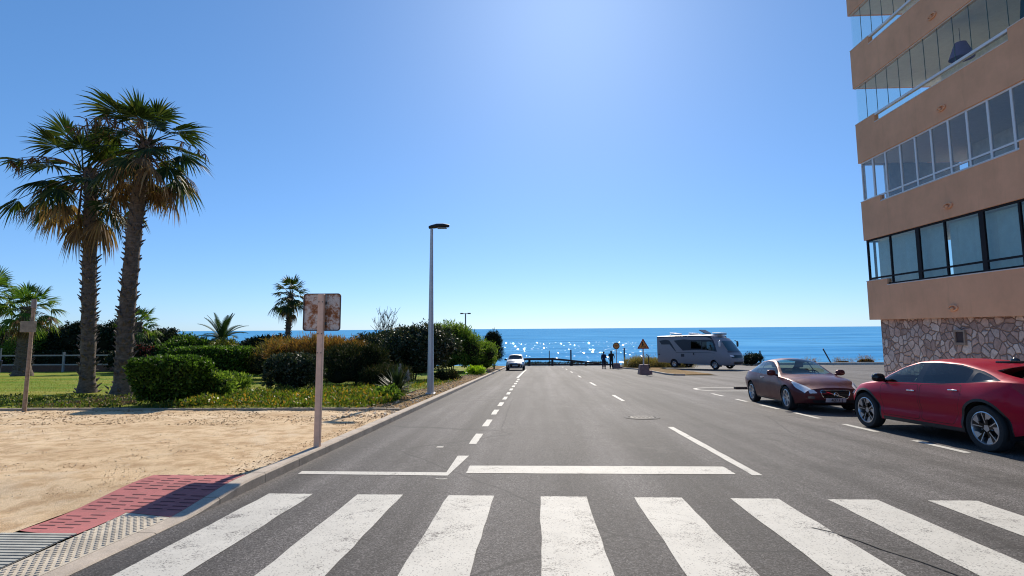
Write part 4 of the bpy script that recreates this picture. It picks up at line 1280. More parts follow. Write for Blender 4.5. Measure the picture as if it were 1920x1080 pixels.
fan_palm('fan_palm', 'young bright green fan palm with a tan skirt of dead leaves behind the wooden post', (-36.9, 38.3, gl(38.3)), [(0, 0, -.1), (0, 0, 2.2), (.05, 0, 5.0)], .5, .4, 1.15, 1.15, 28, 8, 21, L_palm2, nseg=20, elmin=-30, skirt=16)
fan_palm('fan_palm', 'bright fan palm cut by the left edge of the picture', (-40.1, 38.8, gl(38.8)), [(0, 0, -.1), (0, 0, 3), (0, 0, 6.2)], .26, .22, 1.15, 1.2, 26, 8, 31, L_palm2, nseg=20, elmin=-35, skirt=5)
fan_palm('fan_palm', 'small fan palm just right of the taller palm trunk', (-34.1, 45.5, gl(45.5)), [(0, 0, -.1), (.1, 0, 2.5), (.2, 0, 4.25)], .36, .3, .95, 1.05, 22, 3, 41, L_palm2, nseg=18, elmin=-20)


def feather_palm(label, loc, h, L, n, seed):
    rr = random.Random(seed); t = thing('feather_palm', label, 'palm tree', loc)
    m = MB().tube([(0, 0, -.1), (0, 0, h)], [.3, .26], 10); m.build('trunk', M_ptr, t, 60)
    m = MB()
    for i in range(n):
        az = i*2.4+rr.uniform(-.2, .2); el = R(rr.uniform(25, 80)); d = Vector((math.cos(az)*math.cos(el), math.sin(az)*math.cos(el), math.sin(el)))
        p = Vector((0, 0, h)); pp = [p]
        for q in range(12):
            d = (d+Vector((0, 0, -.085))).normalized(); p = p+d*L/12; pp.append(p)
        m.tube(pp, list(np.linspace(.03, .008, 13)), 4)
        s = d.cross(Vector((0, 0, 1))).normalized()
        for q in range(2, 13):
            for f in (0, .5):
                b = pp[q-1].lerp(pp[q], f); dd = (pp[q]-pp[q-1]).normalized()
                for sg in (-1, 1):
                    ax = (s*sg+dd*.9+Vector((0, 0, .25))).normalized(); ln = .42*math.sin(PI*min(1, (q+1.)/14))+.08
                    wv = dd*.045
                    m.add([b-wv, b+wv, b+ax*ln*.6+wv*.8, b+ax*ln, b+ax*ln*.6-wv*.8], [(0, 1, 2, 3, 4)])
    m.build('crown', leafmat('feather_green', (.02, .04, .012), (.045, .08, .022), None, .15, .7, .9, .1), t)


feather_palm('feather leaved palm crown rising above the yellow green shrub', (-25.0, 42.8, gl(42.8)), 2.6, 2.3, 22, 2)


def sword_plant(label, loc, n, L, stalk=True):
    t = thing('yucca', label, 'plant', loc); m = MB(); rr = random.Random(9)
    for i in range(n):
        az = i*2.4+rr.uniform(-.2, .2); el = R(rr.uniform(-12, 82)); d = Vector((math.cos(az)*math.cos(el), math.sin(az)*math.cos(el), math.sin(el)))
        h0 = rr.uniform(.12, .42); p = Vector((d.x*.05, d.y*.05, h0)); s = d.cross(Vector((0, 0, 1))).normalized(); pp = []
        ln = L*rr.uniform(.75, 1.1)
        for q, wv in enumerate((.03, .036, .03, .002)):
            pp += [p-s*wv, p+s*wv]; p = p+d*ln/3; d = (d+Vector((0, 0, -.05))).normalized()
        m.add(pp, [(0, 1, 3, 2), (2, 3, 5, 4), (4, 5, 7, 6)])
    m.build('leaves', leafmat('yucca_leaf', (.02, .035, .012), (.05, .075, .03), (.10, .11, .06), .15, .6, .9, .15), t)
    m = MB().tube([(0, 0, -.05), (0, 0, .45)], [.09, .08], 8); m.build('stem', M_bark, t, 60)
    for (sx, sy, hz) in ((.10, .1, 1.12), (.35, .2, .92)):
        m = MB().tube([(sx, sy, .2), (sx, sy, hz-.35)], .014, 5)
        for q in range(70):
            z = hz-.38*rr.random(); a = rr.uniform(0, 6.28); r_ = .075*math.sin(PI*min(1, max(.08, (hz-z)/.42)))
            m.ell((sx+math.cos(a)*r_*rr.random(), sy+math.sin(a)*r_*rr.random(), z), (.016, .016, .026), 5, 4)
        m.build('flower_spike', simple('dry_flower', (.36, .33, .27), .9, var=.3), t)


sword_plant('dark spiky yucca with dry flower spikes left of the street lamp', (-4.75, 18.6, gl(18.6)), 170, .74)

# ground cover between the hedges and the footway edging
def cover(name, n, poly, hgt, leaf, mt, lo=.3, seed=0., hfun=None, upb=1.1):
    P = np.array(poly); x0, y0 = P.min(0); x1, y1 = P.max(0)
    X = rng.uniform(x0, x1, n*2); Y = rng.uniform(y0, y1, n*2)
    ins = np.zeros(len(X), bool); j = len(P)-1
    for i in range(len(P)):
        c = ((P[i, 1] > Y) != (P[j, 1] > Y)) & (X < (P[j, 0]-P[i, 0])*(Y-P[i, 1])/(P[j, 1]-P[i, 1]+1e-9)+P[i, 0]); ins ^= c; j = i
    X, Y = X[ins][:n], Y[ins][:n]
    q = np.array([noise.noise(Vector((a*.9+seed, b*.9, 1.)))+.6*noise.noise(Vector((a*2.6+seed, b*2.6, 5.))) for a, b in zip(X, Y)])
    k = q > -lo
    X, Y, q = X[k], Y[k], q[k]; n = len(X)
    H = hgt*np.clip(.45+q*.7, .08, 1.3)
    Z = np.array([gl(b) for b in Y])+H*rng.random(n)**.6
    pts = np.stack([X, Y, Z], 1)
    ax = unit(rng.normal(size=(n, 3))*.7+np.array([0, 0, upb])); nr = unit(rng.normal(size=(n, 3))+np.array([0, -.4, .6]))
    s = rng.uniform(.6, 1.3, n)
    V, F = leaves(pts, ax, nr, leaf[0]*s, leaf[1]*s)
    return tag(npmesh(name, V, F, mt), kind='stuff')


cover('ground_cover', 16000, [(-10.6, 14.75), (-4.6, 14.8), (-4.35, 16.2), (-4.7, 20.5), (-9.2, 21), (-10.2, 17.2)], .42, (.10, .045), L_cov, .55)
cover('ground_cover_low', 12000, [(-22.5, 14.9), (-16.5, 14.7), (-9.8, 14.75), (-9.7, 16), (-11, 19), (-14.3, 19.5), (-18, 19.2), (-21, 17)], .16, (.075, .035), leafmat('low_cover_leaf', (.03, .05, .01), (.09, .13, .02), (.15, .12, .03), .4), .12, 4.)
cover('low_weeds', 5000, [(-10, 20.5), (-5.2, 20.5), (-4.4, 24), (-4.2, 30), (-7, 29), (-10, 24)], .2, (.10, .03), L_cov, .1, 8.)
cover('hedge_leaf_litter', 3000, [(-14.8, 15.2), (-12.2, 15.2), (-12.2, 18.5), (-14.8, 18.5)], .10, (.10, .05), twig_mat(), .9, 2., upb=.2)
tuft = cover('lawn_tufts', 26000, [(-26, 15), (-5, 15), (-5, 34), (-40, 34), (-34, 15)], .05, (.07, .012), leafmat('grass_blade', (.10, .13, .015), (.20, .22, .03), (.28, .22, .06), .3), .9, 3., upb=2.)
# dry grass by the sea, both sides of the parking entrance
def grass_mound(label, x, y, rx, ry, h, n, mt=None):
    t = thing('dry_grass_mound', label, 'grass clump', (x, y, g(y)), 0, 'dry grass mounds by the sea')
    V, F, mi = foliage((rx, ry, h*2), n, (.35, .03), amp=.25, fr=.8, upb=1.3, spread=.2, seed=x)
    V[:, 2] = np.maximum(V[:, 2]-h, -.05); npmesh('foliage', V, F, [mt or L_dry, M_core], t, mi)


grass_mound('dry yellow grass mound right of the round orange sign', 10.7, 59.5, 1.6, 1.6, .85, 6000)
grass_mound('dry grass mound behind the pole of the triangular sign', 12.5, 60.5, 1.5, 1.4, .7, 4500)
grass_mound('flat dry grass mound at the rear of the motorhome', 14.9, 60.5, 1.6, 1.4, .65, 4500)
shrub('dark_shrub', 'dark bushy shrub peeping out in front of the motorhome nose', 'shrub', (25.6, 67.5, g(67.5)), (1.2, 1.2, 1.5), 4000, (.2, .08), L_dark, amp=.2, k=7)
for i, (x, y, h) in enumerate(((33.6, 70.3, .75), (37.6, 70.3, .7), (40.4, 70.4, 1.1))):
    shrub('coastal_shrub', ('dry tuft just left of the leaning post', 'dry tuft just right of the leaning post', 'tall dry tuft beside the building corner')[i], 'shrub', (x, y, g(y)), (1.3, .5, h*.75), 500, (.3, .025), L_tam, 'dry tufts behind the low wall', amp=.3, upb=1., spread=.2, outl=.2)
# scrubby edge under the guard rail
cover('sea_edge_scrub', 4000, [(-3, 70.9), (9, 70.9), (9, 72.2), (-3, 72.2)], .35, (.25, .04), L_jun, .2, 6.)
# ------------------------------------------------------------------ vehicles
def pchip(keys):
    k = sorted(keys); X = np.array([a for a, _ in k], float); Y = np.array([b for _, b in k], float)
    h = np.diff(X); dl = np.diff(Y)/h; d = np.zeros(len(X))
    for i in range(1, len(X)-1):
        if dl[i-1]*dl[i] > 0:
            w1, w2 = 2*h[i]+h[i-1], h[i]+2*h[i-1]; d[i] = (w1+w2)/(w1/dl[i-1]+w2/dl[i])
    d[0], d[-1] = dl[0], dl[-1]
    def f(x):
        x = np.clip(np.asarray(x, float), X[0], X[-1]); i = np.clip(np.searchsorted(X, x, side='right')-1, 0, len(X)-2)
        t = (x-X[i])/h[i]
        return (1+2*t)*(1-t)**2*Y[i]+t*(1-t)**2*h[i]*d[i]+t*t*(3-2*t)*Y[i+1]+t*t*(t-1)*h[i]*d[i+1]
    return f


def inpoly(x, y, P):
    ins = np.zeros(len(x), bool); j = len(P)-1
    for i in range(len(P)):
        (xi, yi), (xj, yj) = P[i], P[j]
        c = ((yi > y) != (yj > y)) & (x < (xj-xi)*(y-yi)/(yj-yi+1e-12)+xi); ins ^= c; j = i
    return ins


def dense(poly, step=.07):
    out = []
    for (ax, ay), (bx, by) in zip(poly, poly[1:]+poly[:1]):
        n = max(1, int(math.hypot(bx-ax, by-ay)/step))
        out += [(ax+(bx-ax)*k/n, ay+(by-ay)*k/n) for k in range(n)]
    return out


def rounded(poly, r=.05, n=4):
    out = []; N = len(poly)
    for i in range(N):
        p, a, b = Vector(poly[i]), Vector(poly[i-1]), Vector(poly[(i+1) % N])
        ra = min(r, (a-p).length*.45); rb = min(r, (b-p).length*.45)
        d1, d2 = (a-p).normalized(), (b-p).normalized()
        for k in range(n+1):
            t = k/n; q = (p+d1*ra)*(1-t)**2+p*2*t*(1-t)+(p+d2*rb)*t*t; out.append((q.x, q.y))
    return out


class Body:
    """car skin: a section runs sill > waist > belt (S 0-1), belt > rail (1-2), rail > centre (2-3)"""
    def __init__(s, xr, xf, keys, nose, tail, kf=.22, kr=.18, bend=.6, crown=2., bulge=.02, pw=2.6, crease=None):
        s.xr, s.xf = xr, xf; s.f = {k: pchip(v) for k, v in keys.items()}
        s.nose, s.tail = pchip(nose), pchip(tail); s.kf, s.kr, s.bend, s.crown, s.bulge, s.pw = kf, kr, bend, crown, bulge, pw
        s.W = float(max(v for _, v in keys['wm'])); s.crease = crease

    def bow(s, x, y, z):
        eF = np.clip((x-(s.xf-s.bend))/s.bend, 0, 1); eF = eF**2*(3-2*eF)
        eR = np.clip(((s.xr+s.bend)-x)/s.bend, 0, 1); eR = eR**2*(3-2*eR)
        u = np.abs(y)/s.W
        return x+eF*(s.nose(z)-s.kf*u**s.pw)-eR*(s.tail(z)-s.kr*u**s.pw)

    def P(s, x, S, raw=False):
        x = np.asarray(x, float); S = np.asarray(S, float); f = s.f
        zs, ws, zm, wm, zb, wb, zr, wr, zc = (f[k](x) for k in ('zs', 'ws', 'zm', 'wm', 'zb', 'wb', 'zr', 'wr', 'zc'))
        sm = np.clip((zm-zs)/(zb-zs), .1, .9)
        a = np.clip(S, 0, 1)
        yA = np.where(a < sm, wm-(wm-ws)*((sm-a)/sm)**2.2, wm-(wm-wb)*((a-sm)/(1-sm))**2)
        if s.crease:
            zc_, dep, wd = s.crease
            yA = yA-dep*np.exp(-((zs+(zb-zs)*a-zc_)/wd)**2)*np.clip((wm-.6*s.W)/(.4*s.W), 0, 1)
        zA = zs+(zb-zs)*a
        b = np.clip(S-1, 0, 1); yB = wb+(wr-wb)*b+s.bulge*np.sin(PI*b); zB = zb+(zr-zb)*b
        c = np.clip(S-2, 0, 1); yC = wr*(1-c); zC = zr+(zc-zr)*(1-(1-c)**s.crown)
        y = np.where(S <= 1, yA, np.where(S <= 2, yB, yC)); z = np.where(S <= 1, zA, np.where(S <= 2, zB, zC))
        return np.stack([x if raw else s.bow(x, y, z), y, z], -1)

    def sA(s, x, z): return (np.asarray(z)-s.f['zs'](x))/(s.f['zb'](x)-s.f['zs'](x))
    def sB(s, x, z): return 1+(np.asarray(z)-s.f['zb'](x))/(s.f['zr'](x)-s.f['zb'](x))

    def N(s, x, S):
        e = .006
        dx = s.P(np.clip(x+e, s.xr, s.xf), S)-s.P(np.clip(x-e, s.xr, s.xf), S)
        dS = s.P(x, np.clip(S+.02, 0, 3))-s.P(x, np.clip(S-.02, 0, 3))
        n = np.cross(dx, dS)
        ln = np.linalg.norm(n, axis=-1, keepdims=True)
        n = np.where(ln < 1e-9, np.array([0, 0, 1.]), n/np.maximum(ln, 1e-12))
        n[..., 1] = np.where(S >= 2.999, 0, n[..., 1])
        return -unit(n)

    def cut(s, regions, dx=.07):
        """regions: list of (name, polygon in x,S). returns dict name -> (V, F, Nrm) of the left half (y>0)"""
        xs = np.arange(s.xr, s.xf+1e-6, (s.xf-s.xr)/round((s.xf-s.xr)/dx))
        Ss = np.concatenate([np.linspace(0, 1, 11), np.linspace(1, 2, 7)[1:], np.linspace(2, 3, 10)[1:]])
        pts = [(a, b) for a in xs for b in Ss]; edges = []
        nx, ns = len(xs), len(Ss)
        for j in range(0, ns, 1):
            if Ss[j] in (0, 1, 2, 3):
                edges += [(i*ns+j, (i+1)*ns+j) for i in range(nx-1)]
        for _, P in regions:
            o = len(pts); P = [(min(s.xf, max(s.xr, a)), min(3, max(0, b))) for a, b in P]
            pts += P; edges += [(o+i, o+(i+1) % len(P)) for i in range(len(P))]
        r = delaunay_2d_cdt([Vector(p) for p in pts], edges, [], 0, 1e-5)
        V2 = np.array([v[:] for v in r[0]]); F = np.array([f for f in r[2] if len(f) == 3])
        c = V2[F].mean(1); lab = np.full(len(F), -1)
        for k, (_, P) in enumerate(regions):
            h = inpoly(c[:, 0], c[:, 1], P) & (lab < 0); lab[h] = k
        V3 = s.P(V2[:, 0], V2[:, 1]); Nn = s.N(V2[:, 0], V2[:, 1])
        t = V3[F]; ar = np.linalg.norm(np.cross(t[:, 1]-t[:, 0], t[:, 2]-t[:, 0]), axis=1)
        keep = ar > 1e-9
        # wind faces along the outward normal
        fn = np.cross(t[:, 1]-t[:, 0], t[:, 2]-t[:, 0]); fl = (fn*Nn[F].mean(1)).sum(1) < 0
        F[fl] = F[fl][:, ::-1]
        out = {}
        names = [n for n, _ in regions]+['body']
        for nm in dict.fromkeys(names):
            sel = keep & np.isin(lab, [k for k, n in enumerate(names[:-1]) if n == nm]+([-1] if nm == 'body' else []))
            if not sel.any(): continue
            u, inv = np.unique(F[sel], return_inverse=True)
            out[nm] = (V3[u], inv.reshape(-1, 3), Nn[u])
        return out

    def cap(s, front=True, nu=17, zlo=None):
        x = s.xf if front else s.xr
        S = np.concatenate([np.linspace(0, 1, 10), np.linspace(1, 2, 5)[1:], np.linspace(2, 3, 5)[1:]])
        Q = s.P(np.full(len(S), x), S, raw=True)
        V = []; 
        for q in Q:
            for u in np.linspace(-1, 1, nu):
                V.append((q[0], q[1]*u, q[2]))
        V = np.array(V); V[:, 0] = s.bow(V[:, 0], V[:, 1], V[:, 2])
        F = []
        for i in range(len(S)-1):
            for k in range(nu-1):
                a = i*nu+k; f = (a, a+1, a+1+nu, a+nu); F.append(f if front else f[::-1])
        return V, np.array(F)

    def capx(s, y, z, front=True, off=.004):
        x = np.full(np.shape(y), s.xf if front else s.xr); r = s.bow(x, y, z)
        return r+off if front else r-off


def skin(name, parts, mats, parent, mirror=True, flip=False):
    """parts: list of (V,F,N,mat). mirrored copy over y joined in"""
    VV, FF, NN, MI = [], [], [], []; o = 0
    for V, F, Nn, mi in parts:
        sides = [(1, F)] if not flip else []
        if mirror or flip: sides.append((-1, F[:, ::-1]))
        for sg, f in sides:
            VV.append(V*np.array([1, sg, 1])); NN.append(Nn*np.array([1, sg, 1])); FF.append(f+o); MI.append(np.full(len(f), mi)); o += len(V)
    VV, FF, NN, MI = np.concatenate(VV), np.concatenate(FF), np.concatenate(NN), np.concatenate(MI)
    me = bpy.data.meshes.new(name); me.from_pydata(VV.tolist(), [], FF.tolist())
    for mt in mats: me.materials.append(mt)
    me.polygons.foreach_set('material_index', MI.astype(np.int32)); me.polygons.foreach_set('use_smooth', [True]*len(FF))
    me.update(); me.normals_split_custom_set_from_vertices(NN.tolist())
    return lk(bpy.data.objects.new(name, me), parent)


def patch(name, poly, fn, mt, parent, step=.04, thick=0.):
    """a small panel lying on a surface: poly in (a,b), fn(a,b)->xyz"""
    P = dense(poly, step); xs = [p[0] for p in P]; ys = [p[1] for p in P]
    pts = list(P); e = [(i, (i+1) % len(P)) for i in range(len(P))]
    for a in np.arange(min(xs)+step/2, max(xs), step):
        for b in np.arange(min(ys)+step/2, max(ys), step): pts.append((a, b))
    r = delaunay_2d_cdt([Vector(p) for p in pts], e, [], 0, 1e-5)
    V2 = np.array([v[:] for v in r[0]]); F = np.array([f for f in r[2]])
    c = V2[F].mean(1); F = F[inpoly(c[:, 0], c[:, 1], P)]
    V = np.array([fn(a, b) for a, b in V2])
    m = MB(); m.add(V.tolist(), F.tolist()); return m.build(name, mt, parent, True)


def paint(name, col, metal=.5, rough=.32, dark=None):
    t = NT(name); o = t.obj()
    fl = t.noise(o, 900., 1)
    c = t.mix(t.ramp(fl, [(.3, 0.), (.7, 1.)]), tuple(x*.75 for x in col), tuple(min(1, x*1.25) for x in col))
    du = t.noise(o, 3., 5, .7)
    rg = t.ramp(du, [(.3, rough*.85), (.7, rough*1.25)])
    return t.done(t.pbsdf(col=c, metal=metal, rough=rg, coat=.15, coatr=.04, spec=.2))


M_tyre = simple('tyre_rubber', (.018, .018, .019), .85, var=.2, bump=.3, bscale=90); M_rim = simple('alloy', (.55, .55, .57), .3, .85, .05)
M_plastic = simple('black_plastic', (.02, .02, .021), .55, var=.15, bump=.2, bscale=150); M_gloss = simple('gloss_black', (.008, .008, .009), .12)
M_well = simple('wheel_well', (.006, .006, .006), .95); M_seam = simple('panel_gap', (.006, .005, .005), .8)
M_seat = simple('seat_fabric', (.05, .048, .046), .85); M_seat2 = simple('seat_leather', (.22, .18, .14), .6); M_chr = simple('chrome', (.75, .75, .76), .12, 1., .02)
M_lens = simple('headlight_lens', (.78, .80, .82), .12, 0., .12, 30); M_redl = simple('tail_light_red', (.30, .008, .01), .12); M_refl = simple('headlight_inner', (.12, .12, .13), .2, .6)
M_plate = simple('plate_white', (.62, .62, .60), .5); M_disc = simple('brake_disc', (.12, .12, .12), .4, .8)
M_cg1 = glass_mat('car_glass', (.62, .76, .72), 1.1); M_cg2 = glass_mat('privacy_glass', (.045, .055, .065), 1.)


def ngon_text(body, size, mt, parent, M, name='plate_text'):
    cu = bpy.data.curves.new(name, 'FONT'); cu.body = body; cu.size = size; cu.align_x = 'CENTER'; cu.align_y = 'CENTER'; cu.extrude = .001
    tmp = bpy.data.objects.new('tmp', cu); C.objects.link(tmp)
    me = bpy.data.meshes.new_from_object(tmp); bpy.data.objects.remove(tmp); bpy.data.curves.remove(cu)
    me.name = name; me.materials.clear(); me.materials.append(mt)
    o = lk(bpy.data.objects.new(name, me), parent); o.matrix_local = M
    return o


def wheel(par, x, y, r, w_, side, style, rimr):
    """wheel part with tyre and rim; side +1 = left"""
    M = Matrix.Translation((x, y, r)) @ (Matrix.Identity(4) if side > 0 else Matrix.Rotation(PI, 4, 'Z'))
    h = w_/2
    m = MB().lathe([(rimr+.005, -h*.8), (r*.93, -h), (r*.985, -h*.75), (r, -h*.4), (r, h*.4), (r*.985, h*.78), (r*.95, h*.97), (rimr+.03, h*1.02), (rimr+.002, h*.9), (rimr-.005, h*.7)], 44, 0, M, 'y')
    wh = m.build('wheel', M_tyre, par, 40)
    m = MB().lathe([(rimr+.004, h*.88), (rimr-.012, h*.93), (rimr-.022, h*.8), (rimr-.03, -h*.6)], 44, 0, M, 'y')
    m.lathe([(.0, h*.62), (.055, h*.62), (.062, h*.5), (.075, h*.2)], 20, 0, M, 'y')
    R1 = rimr-.018

    def spoke(a0, pts, th0, th1, mi=0):
        # pts: outline (radius, tangential offset) drawn in the wheel plane
        vs = []
        for (rr_, tt) in pts:
            ca, sa = math.cos(a0), math.sin(a0)
            X, Z = rr_*ca-tt*sa, rr_*sa+tt*ca
            k = rr_/R1; yy = h*(.60+.22*k)
            vs.append((X, Z, yy))
        n = len(vs)
        A = [(v[0], v[2], v[1]) for v in vs]; B = [(v[0], v[2]-.035, v[1]) for v in vs]
        fs = [tuple(range(n-1, -1, -1)), tuple(range(n, 2*n))]+[(i, (i+1) % n, n+(i+1) % n, n+i) for i in range(n)]
        m.add(A+B, fs, mi, M)
    if style == 'seven':             # slim paired spokes
        for k in range(7):
            a = 2*PI*k/7
            spoke(a, [(.045, -.03), (.045, .03), (R1*.55, .02), (R1, .034), (R1, .010), (R1*.6, .0), (R1, -.010), (R1, -.034), (R1*.55, -.02)], 0, 0)
    elif style == 'aero':            # black wheel, bright angular vanes
        for k in range(5):
            a = 2*PI*k/5+.3
            spoke(a, [(.05, -.035), (.05, .035), (R1, .075), (R1, -.03)], 0, 0, 1)
        for k in range(5):
            a = 2*PI*k/5+.3
            spoke(a+.02, [(R1*.55, .012), (R1*.56, .032), (R1*.99, .062), (R1*1.0, .035)], 0, 0, 0)
            spoke(a+.36, [(R1*.62, -.012), (R1*.66, .02), (R1*.99, .085), (R1*.99, -.035)], 0, 0, 0)
            spoke(a-.05, [(R1*.30, -.008), (R1*.30, .006), (R1*.985, -.018), (R1*.985, -.036)], 0, 0, 0)
    else:
        for k in range(5):
            a = 2*PI*k/5
            spoke(a, [(.045, -.035), (.045, .035), (R1, .06), (R1, -.06)], 0, 0)
    rm = m.build('rim', [M_rim, M_gloss], wh, 35)
    if style == 'aero':
        for p in rm.data.polygons[:]: pass
    m = MB().lathe([(0, -.01), (rimr*.66, -.01), (rimr*.66, .012), (0, .012)], 28, 0, M, 'y'); m.build('brake_disc', M_disc, wh, 40)
    return wh


def seat(m, x, y, z, w_=.5, back=.62, head=True):
    m.box((x-.25, y-w_/2, z), (x+.27, y+w_/2, z+.16), 0, None, .05)
    B = Matrix.Translation((x-.24, y, z+.1)) @ Matrix.Rotation(R(-16), 4, 'Y')
    m.box((-.07, -w_/2, 0), (.07, w_/2, back), 0, B, .05)
    if head: m.box((-.05, -.12, back+.04), (.05, .12, back+.23), 0, B, .04)


def car(name, label, loc, rz, B, spec):
    t = thing(name, label, 'car', loc, rz)
    t.rotation_euler = (spec.get('pitch', 0), 0, rz)
    if 'quat' in spec: t.rotation_mode = 'QUATERNION'; t.rotation_quaternion = spec['quat']
    D = dense
    reg = []; archs = []
    for (wx, rw, ra) in spec['axles']:
        c = [(wx+ra*math.cos(a), rw+ra*math.sin(a)) for a in np.linspace(-.9, PI+.9, 40)]
        reg.append(('arch', [(x, max(0., float(B.sA(x, z)))) if z > B.f['zs'](x) else (x, -.02) for x, z in c]))
    # side windows
    for nm, poly in spec['side_glass']:
        P = D(rounded(poly, .06), .06); reg.append((nm, [(x, float(np.clip(B.sB(x, z), 1.02, 1.97))) for x, z in P]))
    for nm, poly in spec.get('side_trim', []):        # dark surround between panes
        P = D(poly, .06); reg.append((nm, [(x, float(np.clip(B.sB(x, z), 1.005, 1.985))) for x, z in P]))
    for nm, poly in spec['top_glass']:
        reg.append((nm, [(x, 3-q) for x, q in D(poly, .06)]))
    for nm, poly in spec['low']:
        P = D(poly, .06); reg.append((nm, [(x, float(np.clip(B.sA(x, z), 0, 1))) for x, z in P]))
    for nm, poly in spec.get('free', []):
        reg.append((nm, D(poly, .05)))
    for nm, poly in spec['doors']:
        P = rounded(poly, .06); cx = sum(p[0] for p in P)/len(P); cz = sum(p[1] for p in P)/len(P)
        w0 = max(p[0] for p in P)-min(p[0] for p in P); h0 = max(p[1] for p in P)-min(p[1] for p in P)
        inn = [(cx+(x-cx)*(1-.016/w0*1.2), cz+(z-cz)*(1-.016/h0*1.2)) for x, z in P]
        cv = lambda L: [(x, float(np.clip(B.sA(x, z), 0, .995))) for x, z in D(L, .06)]
        reg += [(nm, cv(inn)), ('seam', cv(P))]
    if spec.get('arch_trim'):
        for (wx, rw, ra) in spec['axles']:
            c = [(wx+(ra+spec['arch_trim'])*math.cos(a), rw+(ra+spec['arch_trim'])*math.sin(a)) for a in np.linspace(-.9, PI+.9, 40)]
            reg.append(('trim', [(x, max(0., float(B.sA(x, z)))) if z > B.f['zs'](x) else (x, -.02) for x, z in c]))
    O = B.cut(reg)
    pm = spec['paint']
    parts = [(*O['body'], 0)]
    if 'seam' in O: parts.append((*O['seam'], 1))
    if 'trim' in O: parts.append((*O['trim'], 2))
    if 'dark' in O: parts.append((*O['dark'], 3))
    body = skin('body', parts, [pm, M_seam, M_plastic, M_gloss], t)
    for front in (True, False):
        V, F = B.cap(front); npmesh('bumper', V, F, pm, t, smooth=True)
    gm = spec['glass']
    for nm in O:
        if nm in ('body', 'seam', 'trim', 'dark', 'arch'): continue
        V, F, Nn = O[nm]
        if nm.startswith('door'):
            for fl in (False, True):
                d = skin('door', [(V, F, Nn, 0)], [pm], t, mirror=False, flip=fl)
                hx, hz = spec['handles'][nm]
                p = B.P(hx, B.sA(hx, hz)); sg = -1 if fl else 1
                m = MB().box((p[0]-.10, sg*(p[1]+.012)-.010, p[2]-.013), (p[0]+.10, sg*(p[1]+.012)+.014, p[2]+.013), bev=.009); m.build('handle', spec.get('handle_mat', M_chr), d, 40)
        elif nm in ('windscreen', 'rear_window', 'sunroof'):
            skin(nm, [(V, F, Nn, 0)], [gm.get(nm, M_cg1)], t)
        elif nm in ('headlight', 'tail_light', 'side_light', 'sill_trim', 'hood_vent'):
            mt = {'headlight': M_lens, 'tail_light': M_redl, 'sill_trim': M_plastic}.get(nm, M_lens)
            for fl in (False, True): skin(nm, [(V+Nn*.002, F, Nn, 0)], [mt], t, mirror=False, flip=fl)
        else:
            for fl in (False, True): skin('side_window', [(V, F, Nn, 0)], [gm.get(nm, M_cg1)], t, mirror=False, flip=fl)
    # wheels, wells, floor
    fr = spec['track']
    for (wx, rw, ra) in spec['axles']:
        for sg in (1, -1): wheel(t, wx, sg*(fr-spec['tw']/2), rw, spec['tw'], sg, spec['style'], spec['rimr'])
    m = MB()
    for (wx, rw, ra) in spec['axles']:
        for sg in (1, -1):
            a_ = np.linspace(-.35, PI+.35, 22); yo, yi = sg*(fr+.0), sg*(fr-spec['tw']-.12)
            vs = [(wx+(ra+.004)*math.cos(a), yy, rw+(ra+.004)*math.sin(a)) for a in a_ for yy in (yo-sg*.03, yi)]
            m.add(vs, [(2*i, 2*i+1, 2*i+3, 2*i+2) for i in range(21)])
            m.add([(wx+(ra+.004)*math.cos(a), yi, rw+(ra+.004)*math.sin(a)) for a in a_], [tuple(range(22))])
    z0 = float(B.f['zs'](0))
    m.box((B.xr+.25, -fr+spec['tw']+.12, z0-.02), (B.xf-.25, fr-spec['tw']-.12, z0+.05))
    ax_ = sorted(a[0] for a in spec['axles']); ra = spec['axles'][0][2]
    m.box((ax_[0]+ra, -fr+.06, z0-.0), (ax_[1]-ra, fr-.06, z0+.06))
    m.build('underbody', M_well, t)
    # cabin
    sx, sy, sz = spec['seats']
    m = MB()
    for sg in (1, -1): seat(m, sx, sg*sy, sz)
    m.box((sx-1.15, -.62, sz), (sx-.62, .62, sz+.16), bev=.05)
    Bk = Matrix.Translation((sx-1.12, 0, sz+.1)) @ Matrix.Rotation(R(-18), 4, 'Y'); m.box((-.07, -.62, 0), (.07, .62, .55), 0, Bk, .05)
    m.build('seat', spec.get('seat_mat', M_seat), t, 40)
    dx, dz, dw = spec['dash']
    m = MB().box((dx-.12, -dw, dz-.30), (dx+.42, dw, dz), bev=.06); m.box((B.xr+.55, -dw-.02, sz-.08), (dx+.3, dw+.02, sz-.02))
    m.build('dashboard', M_plastic, t, 40)
    SW = Matrix.Translation((dx-.24, spec.get('steer', .36), dz-.02)) @ Matrix.Rotation(R(66), 4, 'Y')
    m = MB().tube([SW @ Vector((.19*math.cos(a), .19*math.sin(a), 0)) for a in np.linspace(0, 2*PI, 25)], .016, 8)
    m.tube([SW @ Vector((-.18, 0, 0)), SW @ Vector((.18, 0, 0))], .018, 6); m.build('steering_wheel', spec.get('wheel_mat', M_plastic), t, 50)
    # mirrors
    mx, my, mz = spec['mirror']
    for sg in (1, -1):
        m = MB().ell((mx, sg*(my+.12), mz), (.075, .125, .085), 16, 10, 0, None, .75); m.tube([(mx+.02, sg*(my-.05), mz-.07), (mx+.01, sg*(my+.06), mz-.04)], [.03, .035], 8)
        m.build('mirror', spec.get('mirror_mat', pm), t, True)
    return t, B, O


def slope_quat(rz):
    a = Matrix.Rotation(-math.atan(SLOPE), 4, 'X') @ Matrix.Rotation(rz, 4, 'Z')
    return a.to_quaternion()


